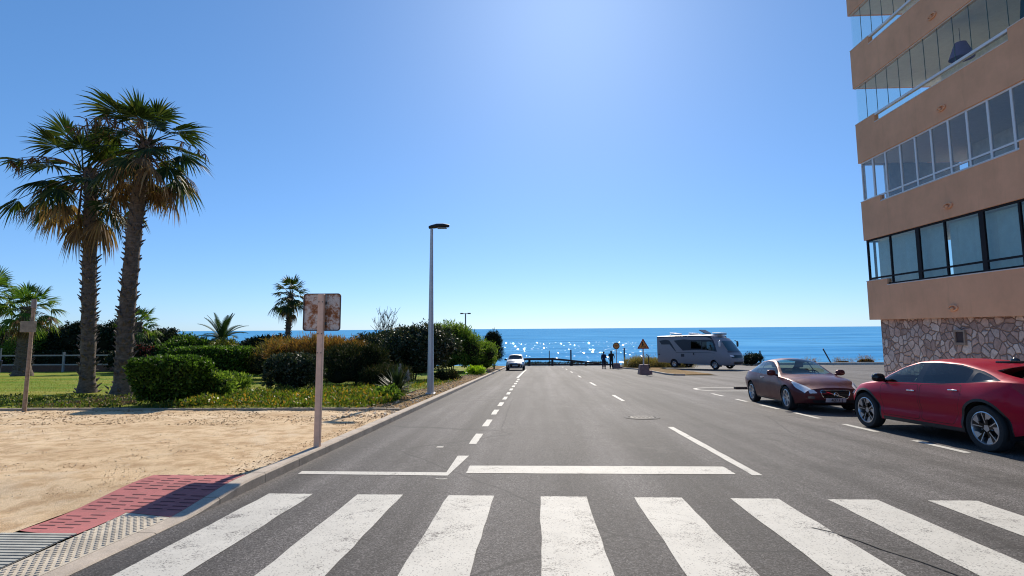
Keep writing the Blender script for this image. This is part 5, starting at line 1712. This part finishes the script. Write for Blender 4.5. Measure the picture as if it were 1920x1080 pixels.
# ---- red crossover, nose towards the sea
ax = [(1.50, .365, .42), (-1.42, .365, .42)]
K = dict(
    zs=[(-2.32, .40), (-1.9, .30), (-1.4, .25), (1.5, .24), (2.0, .26), (2.25, .30)],
    ws=[(-2.32, .72), (-1.9, .82), (-1.4, .87), (1.4, .87), (1.9, .80), (2.25, .66)],
    zm=[(-2.32, .80), (-1.4, .74), (0, .66), (1.4, .70), (2.25, .62)],
    wm=[(-2.32, .82), (-1.95, .90), (-1.4, .945), (-.6, .925), (.6, .915), (1.4, .93), (1.9, .86), (2.25, .70)],
    zb=[(-2.32, 1.05), (-2.05, 1.10), (-1.7, 1.10), (-1.2, 1.06), (-.5, 1.01), (.2, .98), (.9, .97), (1.3, .93), (1.8, .85), (2.1, .77), (2.25, .70)],
    wb=[(-2.32, .74), (-1.95, .82), (-1.5, .86), (-1., .865), (0, .87), (.9, .86), (1.4, .85), (1.9, .78), (2.25, .64)],
    zr=[(-2.32, 1.09), (-2.1, 1.17), (-1.75, 1.23), (-1.3, 1.36), (-.8, 1.46), (-.3, 1.50), (.1, 1.485), (.5, 1.36), (.85, 1.17), (1.15, 1.005), (1.4, .965), (1.9, .87), (2.25, .73)],
    wr=[(-2.32, .68), (-1.9, .69), (-1.4, .64), (-.8, .62), (0, .61), (.5, .66), (.95, .75), (1.25, .76), (1.9, .68), (2.25, .58)],
    zc=[(-2.32, 1.12), (-2.15, 1.20), (-1.85, 1.31), (-1.4, 1.44), (-.9, 1.535), (-.3, 1.57), (.15, 1.55), (.6, 1.40), (1.0, 1.17), (1.25, 1.06), (1.5, 1.02), (1.9, .93), (2.25, .78)])
for k_ in ('zr', 'zc'): K[k_] = [(x, z if z < 1.03 else 1.03+(z-1.03)*.80) for x, z in K[k_]]
for k_ in K: K[k_] = [(x+.06 if x > 1.2 else x, z) for x, z in K[k_]]
BR = Body(-2.32, 2.31, K, [(.2, -.10), (.4, -.02), (.55, .0), (.7, -.03), (.85, -.12)], [(.3, .0), (.55, .05), (.7, .05), (.85, .0), (1.0, -.02), (1.2, -.06)], crease=(.52, .045, .11))
M_pr = paint('red_metallic_paint', (.39, .0014, .026), .1, .34)
spec = dict(axles=ax, paint=M_pr, glass=dict(front_glass=glass_mat('green_tint_glass', (.55, .72, .66), 1.0), rear_glass=M_cg2, quarter_glass=M_cg2, rear_window=M_cg2), track=.915, tw=.225, style='aero', rimr=.262, arch_trim=.045,
    side_glass=[('front_glass', [(.93, 1.000), (.05, 1.025), (.02, 1.358), (.18, 1.358), (.55, 1.246)]), ('rear_glass', [(-.12, 1.030), (-.10, 1.370), (-.5, 1.370), (-.9, 1.326), (-1.13, 1.270), (-1.12, 1.074), (-.75, 1.046)]), ('quarter_glass', [(-1.20, 1.086), (-1.20, 1.254), (-1.62, 1.142)])],
    side_trim=[('dark', [(1.02, .985), (-.6, 1.022), (-1.15, 1.066), (-1.75, 1.122), (-1.3, 1.262), (-.8, 1.362), (-.3, 1.388), (.12, 1.380), (.52, 1.282), (.86, 1.118)])],
    top_glass=[('windscreen', [(1.13, 0), (1.02, .5), (.86, .88), (.2, .88), (.26, .5), (.3, 0)]), ('rear_window', [(-1.46, 0), (-1.45, .5), (-1.44, .93), (-2.02, .93), (-2.08, .5), (-2.10, 0)])],
    low=[('sill_trim', [(.98, .2), (-.98, .2), (-.98, .31), (.98, .31)])],
    free=[('tail_light', [(-2.32, .74), (-1.98, .93), (-2.02, 1.02), (-2.32, 1.1)]), ('headlight', [(2.25, .72), (1.98, .90), (1.96, .99), (2.25, 1.2)])],
    doors=[('door_front', [(.98, .34), (.98, .95), (-.05, .985), (-.02, .34)]), ('door_rear', [(-.06, .34), (-.09, .99), (-1.05, 1.03), (-1.02, .80), (-.92, .55), (-.8, .34)])],
    handles={'door_front': (.12, .86), 'door_rear': (-.88, .93)}, seats=(-.02, .36, .46), dash=(.72, .98, .66), mirror=(.86, .88, 1.07), mirror_mat=M_gloss, wheel_mat=simple('wheel_grey', (.2, .21, .2), .6), quat=slope_quat(R(93.6)))
red, _, _ = car('parked_car', 'bright red metallic crossover car with black wheel arches parked beside the stone wall', (7.99, 10.84, g(10.84)), 0, BR, spec)
# rear details: spoiler, number plate, fin aerial
m = MB()
for q in (-1, 1): pass
m.box((-1.62, -.54, 1.395), (-1.36, .54, 1.43), bev=.016); m.build('spoiler', M_gloss, red, 40)
m = MB().ell((-1.15, 0, 1.425), (.10, .022, .055), 12, 8); m.build('aerial', M_gloss, red, True)
patch('rear_plate', rounded([(-.26, .62), (.26, .62), (.26, .74), (-.26, .74)], .01), lambda a, b: (float(BR.capx(np.array(a), np.array(b), False, .012)), a, b), M_plate, red, .08)
patch('light_bar', [(-.78, .93), (.78, .93), (.78, .985), (-.78, .985)], lambda a, b: (float(BR.capx(np.array(a), np.array(b), False, .008)), a, b), M_redl, red, .08)
patch('rear_skirt', [(-.80, .40), (.80, .40), (.78, .56), (-.78, .56)], lambda a, b: (float(BR.capx(np.array(a), np.array(b), False, .008)), a, b), M_plastic, red, .08)
patch('grille', rounded([(-.55, .42), (.55, .42), (.6, .6), (-.6, .6)], .05), lambda a, b: (float(BR.capx(np.array(a), np.array(b), True, .008)), a, b), M_gloss, red, .08)

# ---- burgundy coupe, nose towards us
K = dict(
    zs=[(-2.29, .34), (-1.9, .24), (-1.3, .20), (1.4, .19), (1.9, .21), (2.28, .24)],
    ws=[(-2.29, .66), (-1.8, .80), (-1.3, .84), (1.3, .84), (1.9, .78), (2.28, .62)],
    zm=[(-2.29, .68), (-1.3, .62), (0, .58), (1.3, .60), (2.28, .48)],
    wm=[(-2.29, .76), (-1.9, .86), (-1.3, .915), (-.5, .90), (.6, .90), (1.3, .91), (1.8, .86), (2.28, .72)],
    zb=[(-2.29, .86), (-1.95, .95), (-1.4, .955), (-.6, .925), (.2, .90), (.9, .875), (1.3, .84), (1.8, .745), (2.1, .66), (2.28, .58)],
    wb=[(-2.29, .66), (-1.95, .76), (-1.5, .82), (-.9, .845), (0, .85), (.8, .845), (1.3, .82), (1.8, .76), (2.28, .62)],
    zr=[(-2.29, .90), (-1.95, .985), (-1.6, 1.03), (-1.2, 1.19), (-.85, 1.295), (-.45, 1.33), (-.1, 1.315), (.3, 1.17), (.65, .99), (.9, .90), (1.3, .865), (1.8, .765), (2.28, .61)],
    wr=[(-2.29, .58), (-1.9, .66), (-1.5, .65), (-1.1, .60), (-.6, .575), (-.1, .575), (.3, .64), (.7, .73), (.95, .76), (1.3, .73), (1.8, .66), (2.28, .54)],
    zc=[(-2.29, .92), (-1.95, 1.01), (-1.75, 1.05), (-1.3, 1.26), (-.9, 1.37), (-.45, 1.405), (-.05, 1.385), (.45, 1.18), (.85, .97), (1.0, .945), (1.4, .91), (1.9, .81), (2.28, .655)])
BV = Body(-2.29, 2.28, K, [(.2, -.10), (.35, -.0), (.5, .02), (.6, -.01), (.7, -.06)], [(.3, -.06), (.5, .02), (.7, .03), (.9, -.05)], kf=.30, kr=.2, bend=.7)
M_pv = paint('burgundy_metallic_paint', (.115, .030, .031), .3, .36)
specv = dict(axles=[(1.34, .325, .365), (-1.30, .325, .365)], paint=M_pv, glass=dict(windscreen=glass_mat('windscreen_glass', (.66, .82, .76), 1.0)), track=.895, tw=.215, style='seven', rimr=.23,
    side_glass=[('front_glass', [(.70, .905), (-.52, .945), (-.52, 1.27), (-.12, 1.265), (.28, 1.13)]), ('rear_glass', [(-.59, .95), (-.59, 1.27), (-.85, 1.25), (-1.2, 1.15), (-1.42, 1.03), (-1.42, .985)])],
    side_trim=[('dark', [(.80, .89), (-1.5, .965), (-1.5, 1.045), (-1.2, 1.175), (-.85, 1.28), (-.45, 1.31), (-.1, 1.295), (.3, 1.15)])],
    top_glass=[('windscreen', [(.93, 0), (.86, .5), (.70, .91), (-.06, .91), (-.02, .5), (.0, 0)]), ('rear_window', [(-1.08, 0), (-1.06, .5), (-1.02, .86), (-1.58, .88), (-1.68, .5), (-1.7, 0)])],
    low=[('sill_trim', [(.95, .17), (-.9, .17), (-.9, .235), (.95, .235)])],
    free=[('headlight', [(2.28, .78), (2.28, 1.9), (2.08, 1.95), (1.72, 1.4), (1.56, 1.14), (1.60, .95), (1.95, .83)]), ('tail_light', [(-2.29, .7), (-2.05, .75), (-1.95, 1.0), (-2.29, 1.0)]), ('seam', [(1.75, 2.0), (.98, 2.0), (.98, 2.02), (1.75, 2.025)])],
    doors=[('door_front', [(.90, .26), (.88, .86), (-.58, .90), (-.60, .50), (-.55, .26)])],
    handles={'door_front': (-.36, .82)}, seats=(-.1, .36, .38), dash=(.62, .90, .62), mirror=(.66, .86, .99), mirror_mat=M_pv, seat_mat=M_seat2, quat=slope_quat(R(-91.2)))
vol, _, _ = car('parked_car', 'burgundy hardtop coupe with a pale pink sheen parked nose towards the crossing', (7.86, 17.30, g(17.30)), 0, BV, specv)
fV = lambda off: (lambda a, b: (float(BV.capx(np.array(a), np.array(b), True, off)), a, b))
gr_ = patch('grille', rounded([(-.30, .375), (.30, .375), (.37, .58), (-.37, .58)], .07), fV(.012), M_gloss, vol, .06)
m = MB()
for (ax_, ay_), (bx_, by_) in zip(*(lambda P: (P, P[1:]+P[:1]))(dense(rounded([(-.31, .37), (.31, .37), (.385, .59), (-.385, .59)], .075), .05))):
    m.tube([fV(.014)(ax_, ay_), fV(.014)(bx_, by_)], .010, 5)
m.tube([fV(.02)(-.24, .55), fV(.02)(.22, .40)], .012, 5)
m.lathe([(.052, 0), (.06, .006), (.045, .012), (.04, .0)], 18, 0, Matrix.Translation(fV(.012)(0, .478)) @ Matrix.Rotation(PI/2, 4, 'Y'))
m.build('grille_frame', M_chr, gr_, 50)
patch('lower_intake', rounded([(-.52, .25), (.52, .25), (.56, .33), (-.56, .33)], .03), fV(.010), M_plastic, vol, .06)
for sg in (-1, 1):
    fl_ = patch('fog_light', rounded([(sg*.50, .365), (sg*.66, .37), (sg*.66, .43), (sg*.52, .43)][::sg], .02), fV(.010), M_refl, vol, .05)
for sg in (-1, 1):
    patch('headlight', rounded([(sg*.44, .515), (sg*.62, .50), (sg*.64, .60), (sg*.52, .60)][::sg], .025), fV(.010), M_lens, vol, .04)
pl_ = patch('number_plate', [(-.26, .28), (.26, .28), (.26, .39), (-.26, .39)], fV(.03), M_plate, vol, .1)
TM = Matrix(((0, 0, 1, 0), (1, 0, 0, 0), (0, 1, 0, 0), (0, 0, 0, 1)))
ngon_text('4077 J', .115, M_blk, pl_, Matrix.Translation((BV.xf+.058, 0, .335)) @ TM)

# ---- pale hatchback at the end of the street, nose towards us
K = dict(
    zs=[(-1.95, .32), (-1.3, .22), (1.3, .2), (1.98, .24)], ws=[(-1.95, .64), (-1.3, .78), (1.3, .78), (1.98, .60)],
    zm=[(-1.95, .7), (0, .62), (1.98, .5)], wm=[(-1.95, .74), (-1.3, .85), (0, .86), (1.3, .865), (1.98, .72)],
    zb=[(-1.95, .98), (-1.2, 1.0), (0, .95), (1., .90), (1.5, .82), (1.98, .66)], wb=[(-1.95, .68), (-1.2, .79), (0, .80), (1.2, .78), (1.98, .62)],
    zr=[(-1.95, 1.02), (-1.7, 1.25), (-1.2, 1.38), (-.4, 1.43), (.1, 1.39), (.6, 1.12), (.95, .94), (1.5, .84), (1.98, .68)],
    wr=[(-1.95, .62), (-1.4, .58), (-.4, .58), (.1, .60), (.6, .68), (1., .72), (1.98, .54)],
    zc=[(-1.95, 1.04), (-1.75, 1.32), (-1.2, 1.45), (-.4, 1.50), (.15, 1.45), (.7, 1.16), (1.1, .99), (1.5, .93), (1.98, .74)])
BS = Body(-1.95, 1.98, K, [(.2, -.08), (.4, 0), (.55, .02), (.75, -.08)], [(.3, 0), (.7, .04), (1., -.04)], kf=.25, kr=.15)
M_ps = paint('silver_paint', (.42, .43, .45), .3, .35)
specs = dict(axles=[(1.28, .31, .35), (-1.25, .31, .35)], paint=M_ps, glass=dict(windscreen=M_cg2, front_glass=M_cg2, rear_glass=M_cg2, rear_window=M_cg2), track=.855, tw=.19, style='five', rimr=.21,
    side_glass=[('front_glass', [(.72, .96), (-.3, .99), (-.3, 1.36), (.05, 1.34), (.5, 1.1)]), ('rear_glass', [(-.38, .99), (-.38, 1.37), (-1.1, 1.33), (-1.5, 1.1), (-1.4, 1.03)])],
    top_glass=[('windscreen', [(1.02, 0), (.94, .5), (.75, .90), (.18, .90), (.22, 0)]), ('rear_window', [(-1.66, 0), (-1.62, .85), (-1.86, .8), (-1.88, 0)])], low=[],
    free=[('headlight', [(1.96, .70), (1.7, .85), (1.45, 1.0), (1.5, 1.6), (1.7, 1.9), (1.96, 1.6)])],
    doors=[('door_front', [(.85, .28), (.82, .88), (-.33, .93), (-.33, .28)]), ('door_rear', [(-.37, .28), (-.37, .93), (-1.2, .96), (-.9, .5), (-.85, .28)])],
    handles={'door_front': (-.15, .85), 'door_rear': (-1.0, .88)}, seats=(-.15, .34, .42), dash=(.65, .95, .6), mirror=(.68, .82, 1.0), mirror_mat=M_gloss, quat=slope_quat(R(-90)))
sil, _, _ = car('parked_car', 'small silver white hatchback parked nose towards us beside the cypress', (-2.06, 53.2, g(53.2)), 0, BS, specs)
fS = lambda off: (lambda a, b: (float(BS.capx(np.array(a), np.array(b), True, off)), a, b))
patch('grille', rounded([(-.42, .30), (.42, .30), (.52, .60), (-.52, .60)], .06), fS(.012), M_gloss, sil, .07)
for sg in (-1, 1): patch('air_intake', rounded([(sg*.50, .26), (sg*.66, .30), (sg*.68, .52), (sg*.58, .50)][::sg], .02), fS(.010), M_plastic, sil, .06)
patch('number_plate', [(-.26, .40), (.26, .40), (.26, .51), (-.26, .51)], fS(.02), M_plate, sil, .1)

# ---- motorhome
K = dict(
    zs=[(-3.6, .45), (2.6, .36), (3.4, .34), (3.9, .36)], ws=[(-3.6, 1.08), (2.4, 1.08), (3.3, 1.02), (3.9, .86)],
    zm=[(-3.6, 1.0), (3.9, .9)], wm=[(-3.6, 1.13), (2.4, 1.15), (3.3, 1.10), (3.9, .95)],
    zb=[(-3.6, 1.42), (1.8, 1.42), (2.6, 1.36), (3.9, 1.28)], wb=[(-3.6, 1.13), (2.4, 1.14), (3.3, 1.08), (3.9, .92)],
    zr=[(-3.6, 2.72), (1.2, 2.76), (2.2, 2.72), (3.1, 2.62), (3.9, 2.50)], wr=[(-3.6, 1.09), (1.8, 1.09), (2.8, 1.0), (3.9, .76)],
    zc=[(-3.6, 2.80), (1.2, 2.86), (2.2, 2.82), (3.1, 2.72), (3.9, 2.56)])
BM = Body(-3.6, 3.9, K, [(.35, -.16), (.55, 0), (.9, .02), (1.2, -.06), (1.45, -.26), (1.9, -.62), (2.4, -1.05), (2.6, -1.32)], [(.4, 0), (2.8, .02)], kf=.42, kr=.06, bend=2.0, crown=3., bulge=.0, pw=3.)
BM.W = 1.15
M_pm = paint('motorhome_grey', (.27, .27, .29), .1, .4); M_pr2 = paint('motorhome_roof', (.6, .6, .62), .0, .4); M_dk = simple('dark_stripe', (.02, .022, .035), .35)
mhq = (Matrix.Rotation(-math.atan(SLOPE)*.6, 4, 'X') @ Matrix.Rotation(R(-52), 4, 'Z')).to_quaternion()
MH = thing('motorhome', 'white and dark motorhome parked on the sea side of the car park', 'motorhome', (15.45, 54.0, g(54.0)+.08))
MH.rotation_mode = 'QUATERNION'; MH.rotation_quaternion = mhq; MH.scale = (1.10, 1.10, 1.12)
mreg = []
for wx, rw, ra in ((2.35, .36, .43), (-1.75, .36, .43)):
    c = [(wx+ra*math.cos(a), rw+ra*math.sin(a)) for a in np.linspace(-.9, PI+.9, 36)]
    mreg.append(('arch', [(x, max(0., float(BM.sA(x, z)))) if z > BM.f['zs'](x) else (x, -.02) for x, z in c]))
sbm = lambda P: [(x, float(np.clip(BM.sB(x, z), 1.0, 1.96))) for x, z in dense(P, .08)]
mreg += [('roof', [(x, s_) for x, s_ in dense([(-3.55, 2.08), (1.2, 2.08), (2.2, 2.0), (3.2, 2.1), (3.3, 2.99), (-3.55, 2.99)], .1)]), ('side_window', sbm([(1.25, 1.62), (2.75, 1.50), (2.45, 2.15), (2.25, 2.25), (1.25, 2.25)])), ('glass2', sbm([(.1, 1.66), (1.15, 1.66), (1.15, 2.28), (.1, 2.28)])),
         ('dark', sbm([(-1.7, 2.36), (-.75, 1.50), (.45, 1.56), (1.5, 1.56), (2.95, 1.43), (3.0, 2.4), (2.3, 2.40), (.2, 2.40), (-.6, 2.46)])),
         ('dark', sbm([(-3.35, 2.35), (-3.1, 2.02), (-2.15, 2.02), (-1.55, 1.43), (-1.45, 1.43), (-1.9, 2.05), (-2.2, 2.38), (-2.6, 2.45)])),
         ('dark', [(x, s_) for x, s_ in dense([(-3.58, 1.93), (1.0, 1.93), (1.7, 1.90), (2.6, 1.72), (3.0, 1.45), (3.1, 1.5), (2.8, 1.80), (2.1, 1.97), (1.2, 2.05), (-3.58, 2.05)], .1)]),
         ('dark', [(x, float(np.clip(BM.sA(x, z), 0, 1))) for x, z in dense([(-1.5, 1.36), (1.9, 1.36), (2.6, 1.33), (2.6, 1.30), (1.9, 1.33), (-1.5, 1.33)], .1)]),
         ('dark', [(x, float(np.clip(BM.sA(x, z), 0, 1))) for x, z in dense([(-.95, .98), (-.6, .98), (-.6, 1.22), (-.95, 1.22)], .1)]),
         ('dark', [(x, float(np.clip(BM.sA(x, z), 0, 1))) for x, z in dense([(-3.5, 1.1), (-3.3, 1.1), (-3.3, 1.2), (-3.5, 1.2)], .1)])]
O = BM.cut(mreg, .1)
skin('body', [(*O['body'], 0), (*O['dark'], 1)], [M_pm, M_dk], MH); skin('roof', [(*O['roof'], 0)], [M_pr2], MH)
for fr_ in (True, False):
    V, F = BM.cap(fr_, 21); npmesh('front_panel' if fr_ else 'rear_panel', V, F, M_pm, MH, smooth=True)
M_cgm = glass_mat('motorhome_glass', (.20, .25, .27), 1.2)
for nm in ('side_window', 'glass2'):
    V, F, Nn = O[nm]
    for fl in (False, True): skin('side_window', [(V, F, Nn, 0)], [M_cgm], MH, mirror=False, flip=fl)
fM = lambda off: (lambda a, b: (float(BM.capx(np.array(a), np.array(b), True, off)), a, b))
patch('windscreen', rounded([(-.84, 1.50), (.84, 1.50), (.76, 2.30), (-.76, 2.30)], .10), fM(.02), simple('teal_glass', (.05, .10, .12), .08, 0., .1, 1), MH, .08)
patch('windscreen_base', [(-.90, 1.38), (.90, 1.38), (.90, 1.47), (-.90, 1.47)], fM(.012), M_dk, MH, .08)
patch('grille', rounded([(-.80, .92), (.80, .92), (.90, 1.16), (-.90, 1.16)], .06), fM(.02), M_gloss, MH, .08)
patch('lower_intake', rounded([(-.62, .46), (.62, .46), (.66, .64), (-.66, .64)], .05), fM(.02), M_plastic, MH, .08)
for sg in (-1, 1): patch('headlight', rounded([(sg*.60, 1.02), (sg*.92, 1.06), (sg*.92, 1.20), (sg*.64, 1.14)][::sg], .03), fM(.024), M_lens, MH, .06)
patch('bumper', [(-.95, .66), (.95, .66), (.95, .82), (-.95, .82)], fM(.03), M_pm, MH, .08)
for wx in (2.35, -1.75):
    for sg in (1, -1): wheel(MH, wx, sg*(1.11-.11), .36, .22, sg, 'five', .22)
m = MB()
for wx in (2.35, -1.75):
    for sg in (1, -1):
        a_ = np.linspace(-.3, PI+.3, 20); vs = [(wx+.434*math.cos(a), yy, .36+.434*math.sin(a)) for a in a_ for yy in (sg*1.09, sg*.75)]
        m.add(vs, [(2*i, 2*i+1, 2*i+3, 2*i+2) for i in range(19)]); m.add([(wx+.434*math.cos(a), sg*.75, .36+.434*math.sin(a)) for a in a_], [tuple(range(20))])
m.box((-3.4, -.75, .5), (3.3, .75, .6)); m.box((-1.2, -1.05, .42), (1.85, 1.05, .55)); m.box((-3.5, -1.05, .46), (-2.25, 1.05, .55))
m.build('underbody', M_well, MH)
# inside: dim cab and a table wall, so the panes have something behind them
m = MB().box((-3.4, -1.02, .62), (.05, 1.02, 2.6)); m.build('cabin_wall', simple('cabin_dim', (.05, .05, .05), .9), MH)
m = MB()
for sg in (1, -1): seat(m, 1.4, sg*.5, .95, .55, .75)
m.build('seat', M_seat, MH, 40)
# roof hatches, one propped open, and a roof rail
for hx, op, wd in ((-2.3, 8, .36), (-.35, 6, .25), (.75, 26, .34), (2.2, 3, .4)):
    m = MB().box((hx-wd, -.42, 2.80), (hx+wd, .42, 2.90), bev=.02); hb = m.build('roof_hatch', M_pm, MH)
    HM = Matrix.Translation((hx+wd, 0, 2.91)) @ Matrix.Rotation(R(op), 4, 'Y')
    m = MB().box((-2*wd, -.44, 0), (0, .44, .06), 0, HM, .015); m.build('lid', M_white if op < 20 else M_dk, hb)
for sg in (1, -1):
    m = MB().ell((3.0, sg*1.28, 2.05), (.07, .10, .24), 10, 8, 0, None, .7); m.tube([(2.9, sg*1.05, 2.35), (2.98, sg*1.26, 2.22)], .03, 6); m.build('mirror', M_white if sg < 0 else M_plastic, MH, True)
m = MB().box((-.05, -1.165, .75), (.62, -1.142, 2.45)); 
m = MB().box((.35, -1.2, 1.15), (.42, -1.15, 1.32)); m.build('door_handle', M_plastic, MH)
# ------------------------------------------------------------------ people
def skinned(name, joints, bones, mats, parent, sub=1):
    """a continuous limb surface grown round a skeleton of joints (x,y,z,radius)"""
    names = list(joints); me = bpy.data.meshes.new('tmp')
    me.from_pydata([joints[n][:3] for n in names], [(names.index(a), names.index(b)) for a, b in bones], [])
    o = bpy.data.objects.new('tmp', me); C.objects.link(o)
    sm = o.modifiers.new('s', 'SKIN'); sm.use_smooth_shade = True
    for v, n in zip(me.skin_vertices[0].data, names):
        r = joints[n][3]; v.radius = r if hasattr(r, '__len__') else (r, r); v.use_root = n in ('pelvis', 'waist', 'root')
    ss = o.modifiers.new('d', 'SUBSURF'); ss.levels = ss.render_levels = sub
    ev = o.evaluated_get(bpy.context.evaluated_depsgraph_get())
    r = bpy.data.meshes.new_from_object(ev); r.name = name
    bpy.data.objects.remove(o); bpy.data.meshes.remove(me)
    r.materials.clear()
    for mt in (mats if isinstance(mats, list) else [mats]): r.materials.append(mt)
    r.polygons.foreach_set('use_smooth', [True]*len(r.polygons)); r.update()
    return lk(bpy.data.objects.new(name, r), parent)


def person(label, loc, rz, h, top, bottom, skinc, hairc, arm, long_hair=False, cap=None, sleeves=.25, legs=.5, wide=1.):
    k = h/1.75; t = thing('person', label, 'person', loc, rz, 'couple looking at the sea'); t.scale = (k, k, k)
    L = {}
    J = dict(pelvis=(0, 0, .95, (.13*wide, .10)), waist=(0, -.01, 1.10, (.125*wide, .095)), chest=(0, 0, 1.32, (.155*wide, .105)), neck=(0, .01, 1.48, .055), jaw=(0, .02, 1.56, (.06, .07)), head=(0, .02, 1.65, (.075, .09)), crown=(0, .01, 1.73, .05))
    B_ = [('pelvis', 'waist'), ('waist', 'chest'), ('chest', 'neck'), ('neck', 'jaw'), ('jaw', 'head'), ('head', 'crown')]
    arms = []
    for sg, nm, pose in ((-1, 'l', arm[0]), (1, 'r', arm[1])):
        J.update({nm+'sho': (sg*.19*wide, 0, 1.42, .06), nm+'elb': (sg*(.22*wide+pose[0]), pose[1], 1.13+pose[2], .042), nm+'wri': (sg*(.22*wide+pose[3]), pose[4], .90+pose[5], .03), nm+'palm': (sg*(.22*wide+pose[3]-.02), pose[4]+.05, .86+pose[5], .034),
                  nm+'hip': (sg*.09, 0, .90, .085), nm+'knee': (sg*.105, .02, .50, .072), nm+'calf': (sg*.11, -.015, .34, .072), nm+'ank': (sg*.115, -.02, .09, .048), nm+'heel': (sg*.118, -.03, .04, .04), nm+'toe': (sg*.14, .15, .03, .03)})
        B_ += [('chest', nm+'sho'), (nm+'sho', nm+'elb'), (nm+'elb', nm+'wri'), (nm+'wri', nm+'palm'), ('pelvis', nm+'hip'), (nm+'hip', nm+'knee'), (nm+'knee', nm+'calf'), (nm+'calf', nm+'ank'), (nm+'ank', nm+'heel'), (nm+'heel', nm+'toe')]
        px, py, pz = J[nm+'palm'][:3]
        for q in range(4):
            ln = (.07, .08, .075, .06)[q]; b = nm+'f%d' % q
            J[b+'a'] = (px-sg*.008, py+.025-.017*q, pz-.035, .009); J[b+'b'] = (px-sg*.022, py+.03-.018*q, pz-.035-ln*.6, .008); J[b+'c'] = (px-sg*.04, py+.025-.018*q, pz-.04-ln, .007)
            B_ += [(nm+'palm', b+'a'), (b+'a', b+'b'), (b+'b', b+'c')]
        J[nm+'ta'] = (px-sg*.02, py+.04, pz-.005, .010); J[nm+'tb'] = (px-sg*.03, py+.065, pz-.035, .008); B_ += [(nm+'palm', nm+'ta'), (nm+'ta', nm+'tb')]
    body = skinned('body', J, B_, simple('skin_tone', skinc, .55), t)
    # ears and nose
    m = MB(); m.ell((0, .115, 1.625), (.016, .022, .022), 8, 6)
    for sg in (-1, 1): m.ell((sg*.078, .015, 1.63), (.014, .025, .035), 8, 6)
    m.build('ears_and_nose', simple('skin_tone', skinc, .55), t, True)
    J2 = {n: J[n] for n in ('pelvis', 'waist', 'chest')}; J2 = {n: (*v[:3], (v[3][0]+.05, v[3][1]+.04)) for n, v in J2.items()}
    J2['col'] = (0, .005, 1.475, .10); J2['hem'] = (0, 0, .79, (.185*wide, .14)); e = [('pelvis', 'waist'), ('waist', 'chest'), ('chest', 'col'), ('pelvis', 'hem')]
    for nm in 'lr':
        a, b = Vector(J[nm+'sho'][:3]), Vector(J[nm+'elb'][:3]); w2 = Vector(J[nm+'wri'][:3])
        J2[nm+'s'] = (*a, .078); J2[nm+'e'] = (*(a.lerp(b, .62) if sleeves < .5 else b), .066); e += [('chest', nm+'s'), (nm+'s', nm+'e')]
        if sleeves > .5: J2[nm+'w'] = (*b.lerp(w2, .9), .05); e.append((nm+'e', nm+'w'))
    skinned('top', J2, e, top, t)
    J3 = {'pelvis': (0, 0, .95, (.155, .12))}; e = []
    for nm in 'lr':
        h_, kn, an = (Vector(J[nm+q][:3]) for q in ('hip', 'knee', 'ank'))
        J3[nm+'h'] = (*(h_+Vector((0, 0, -.02))), .108); J3[nm+'k'] = (*kn.lerp(h_, .15 if legs < 1 else 0), .098); e += [('pelvis', nm+'h'), (nm+'h', nm+'k')]
        if legs >= 1: J3[nm+'a'] = (*(an+Vector((0, 0, -.01))), .088); e.append((nm+'k', nm+'a'))
    skinned('trousers', J3, e, bottom, t)
    m = MB()
    for sg in (-1, 1): m.ell((sg*.125, .05, .045), (.055, .15, .05), 12, 8, 0, None, .8)
    m.build('shoes', simple('shoe_dark', (.03, .03, .035), .7), t, True)
    m = MB().ell((0, -.005, 1.675), (.093, .105, .10), 14, 10)
    if long_hair: m.ell((0, -.055, 1.55), (.09, .06, .15), 12, 9)
    m.build('hair', simple('hair', hairc, .6), t, True)
    if cap is not None:
        m = MB().ell((0, 0, 1.705), (.10, .115, .08), 14, 9); m.ell((0, .13, 1.69), (.07, .08, .012), 12, 6); m.build('cap', cap, t, True)


person('person in a dark navy top and cap standing with one elbow bent', (6.8, 57.2, g(57.2)), R(4), 1.70, simple('navy_cloth', (.012, .014, .045), .9), simple('dark_shorts', (.02, .02, .035), .9), (.09, .05, .038), (.03, .02, .015),
       ((.02, .0, 0, .0, .04, 0), (.05, -.02, .02, -.10, .16, .18)), cap=simple('navy_cap', (.015, .02, .05), .9), sleeves=.9, legs=1)
person('taller person in black with long dark hair standing beside the person in the cap', (7.55, 57.1, g(57.1)), R(-3), 1.78, simple('black_cloth', (.010, .010, .011), .9), simple('black_trousers', (.014, .014, .018), .9), (.12, .07, .05), (.02, .014, .01),
       ((.02, .0, 0, .0, .04, 0), (.07, -.03, .02, .04, .08, .1)), long_hair=True, legs=1, wide=1.12)
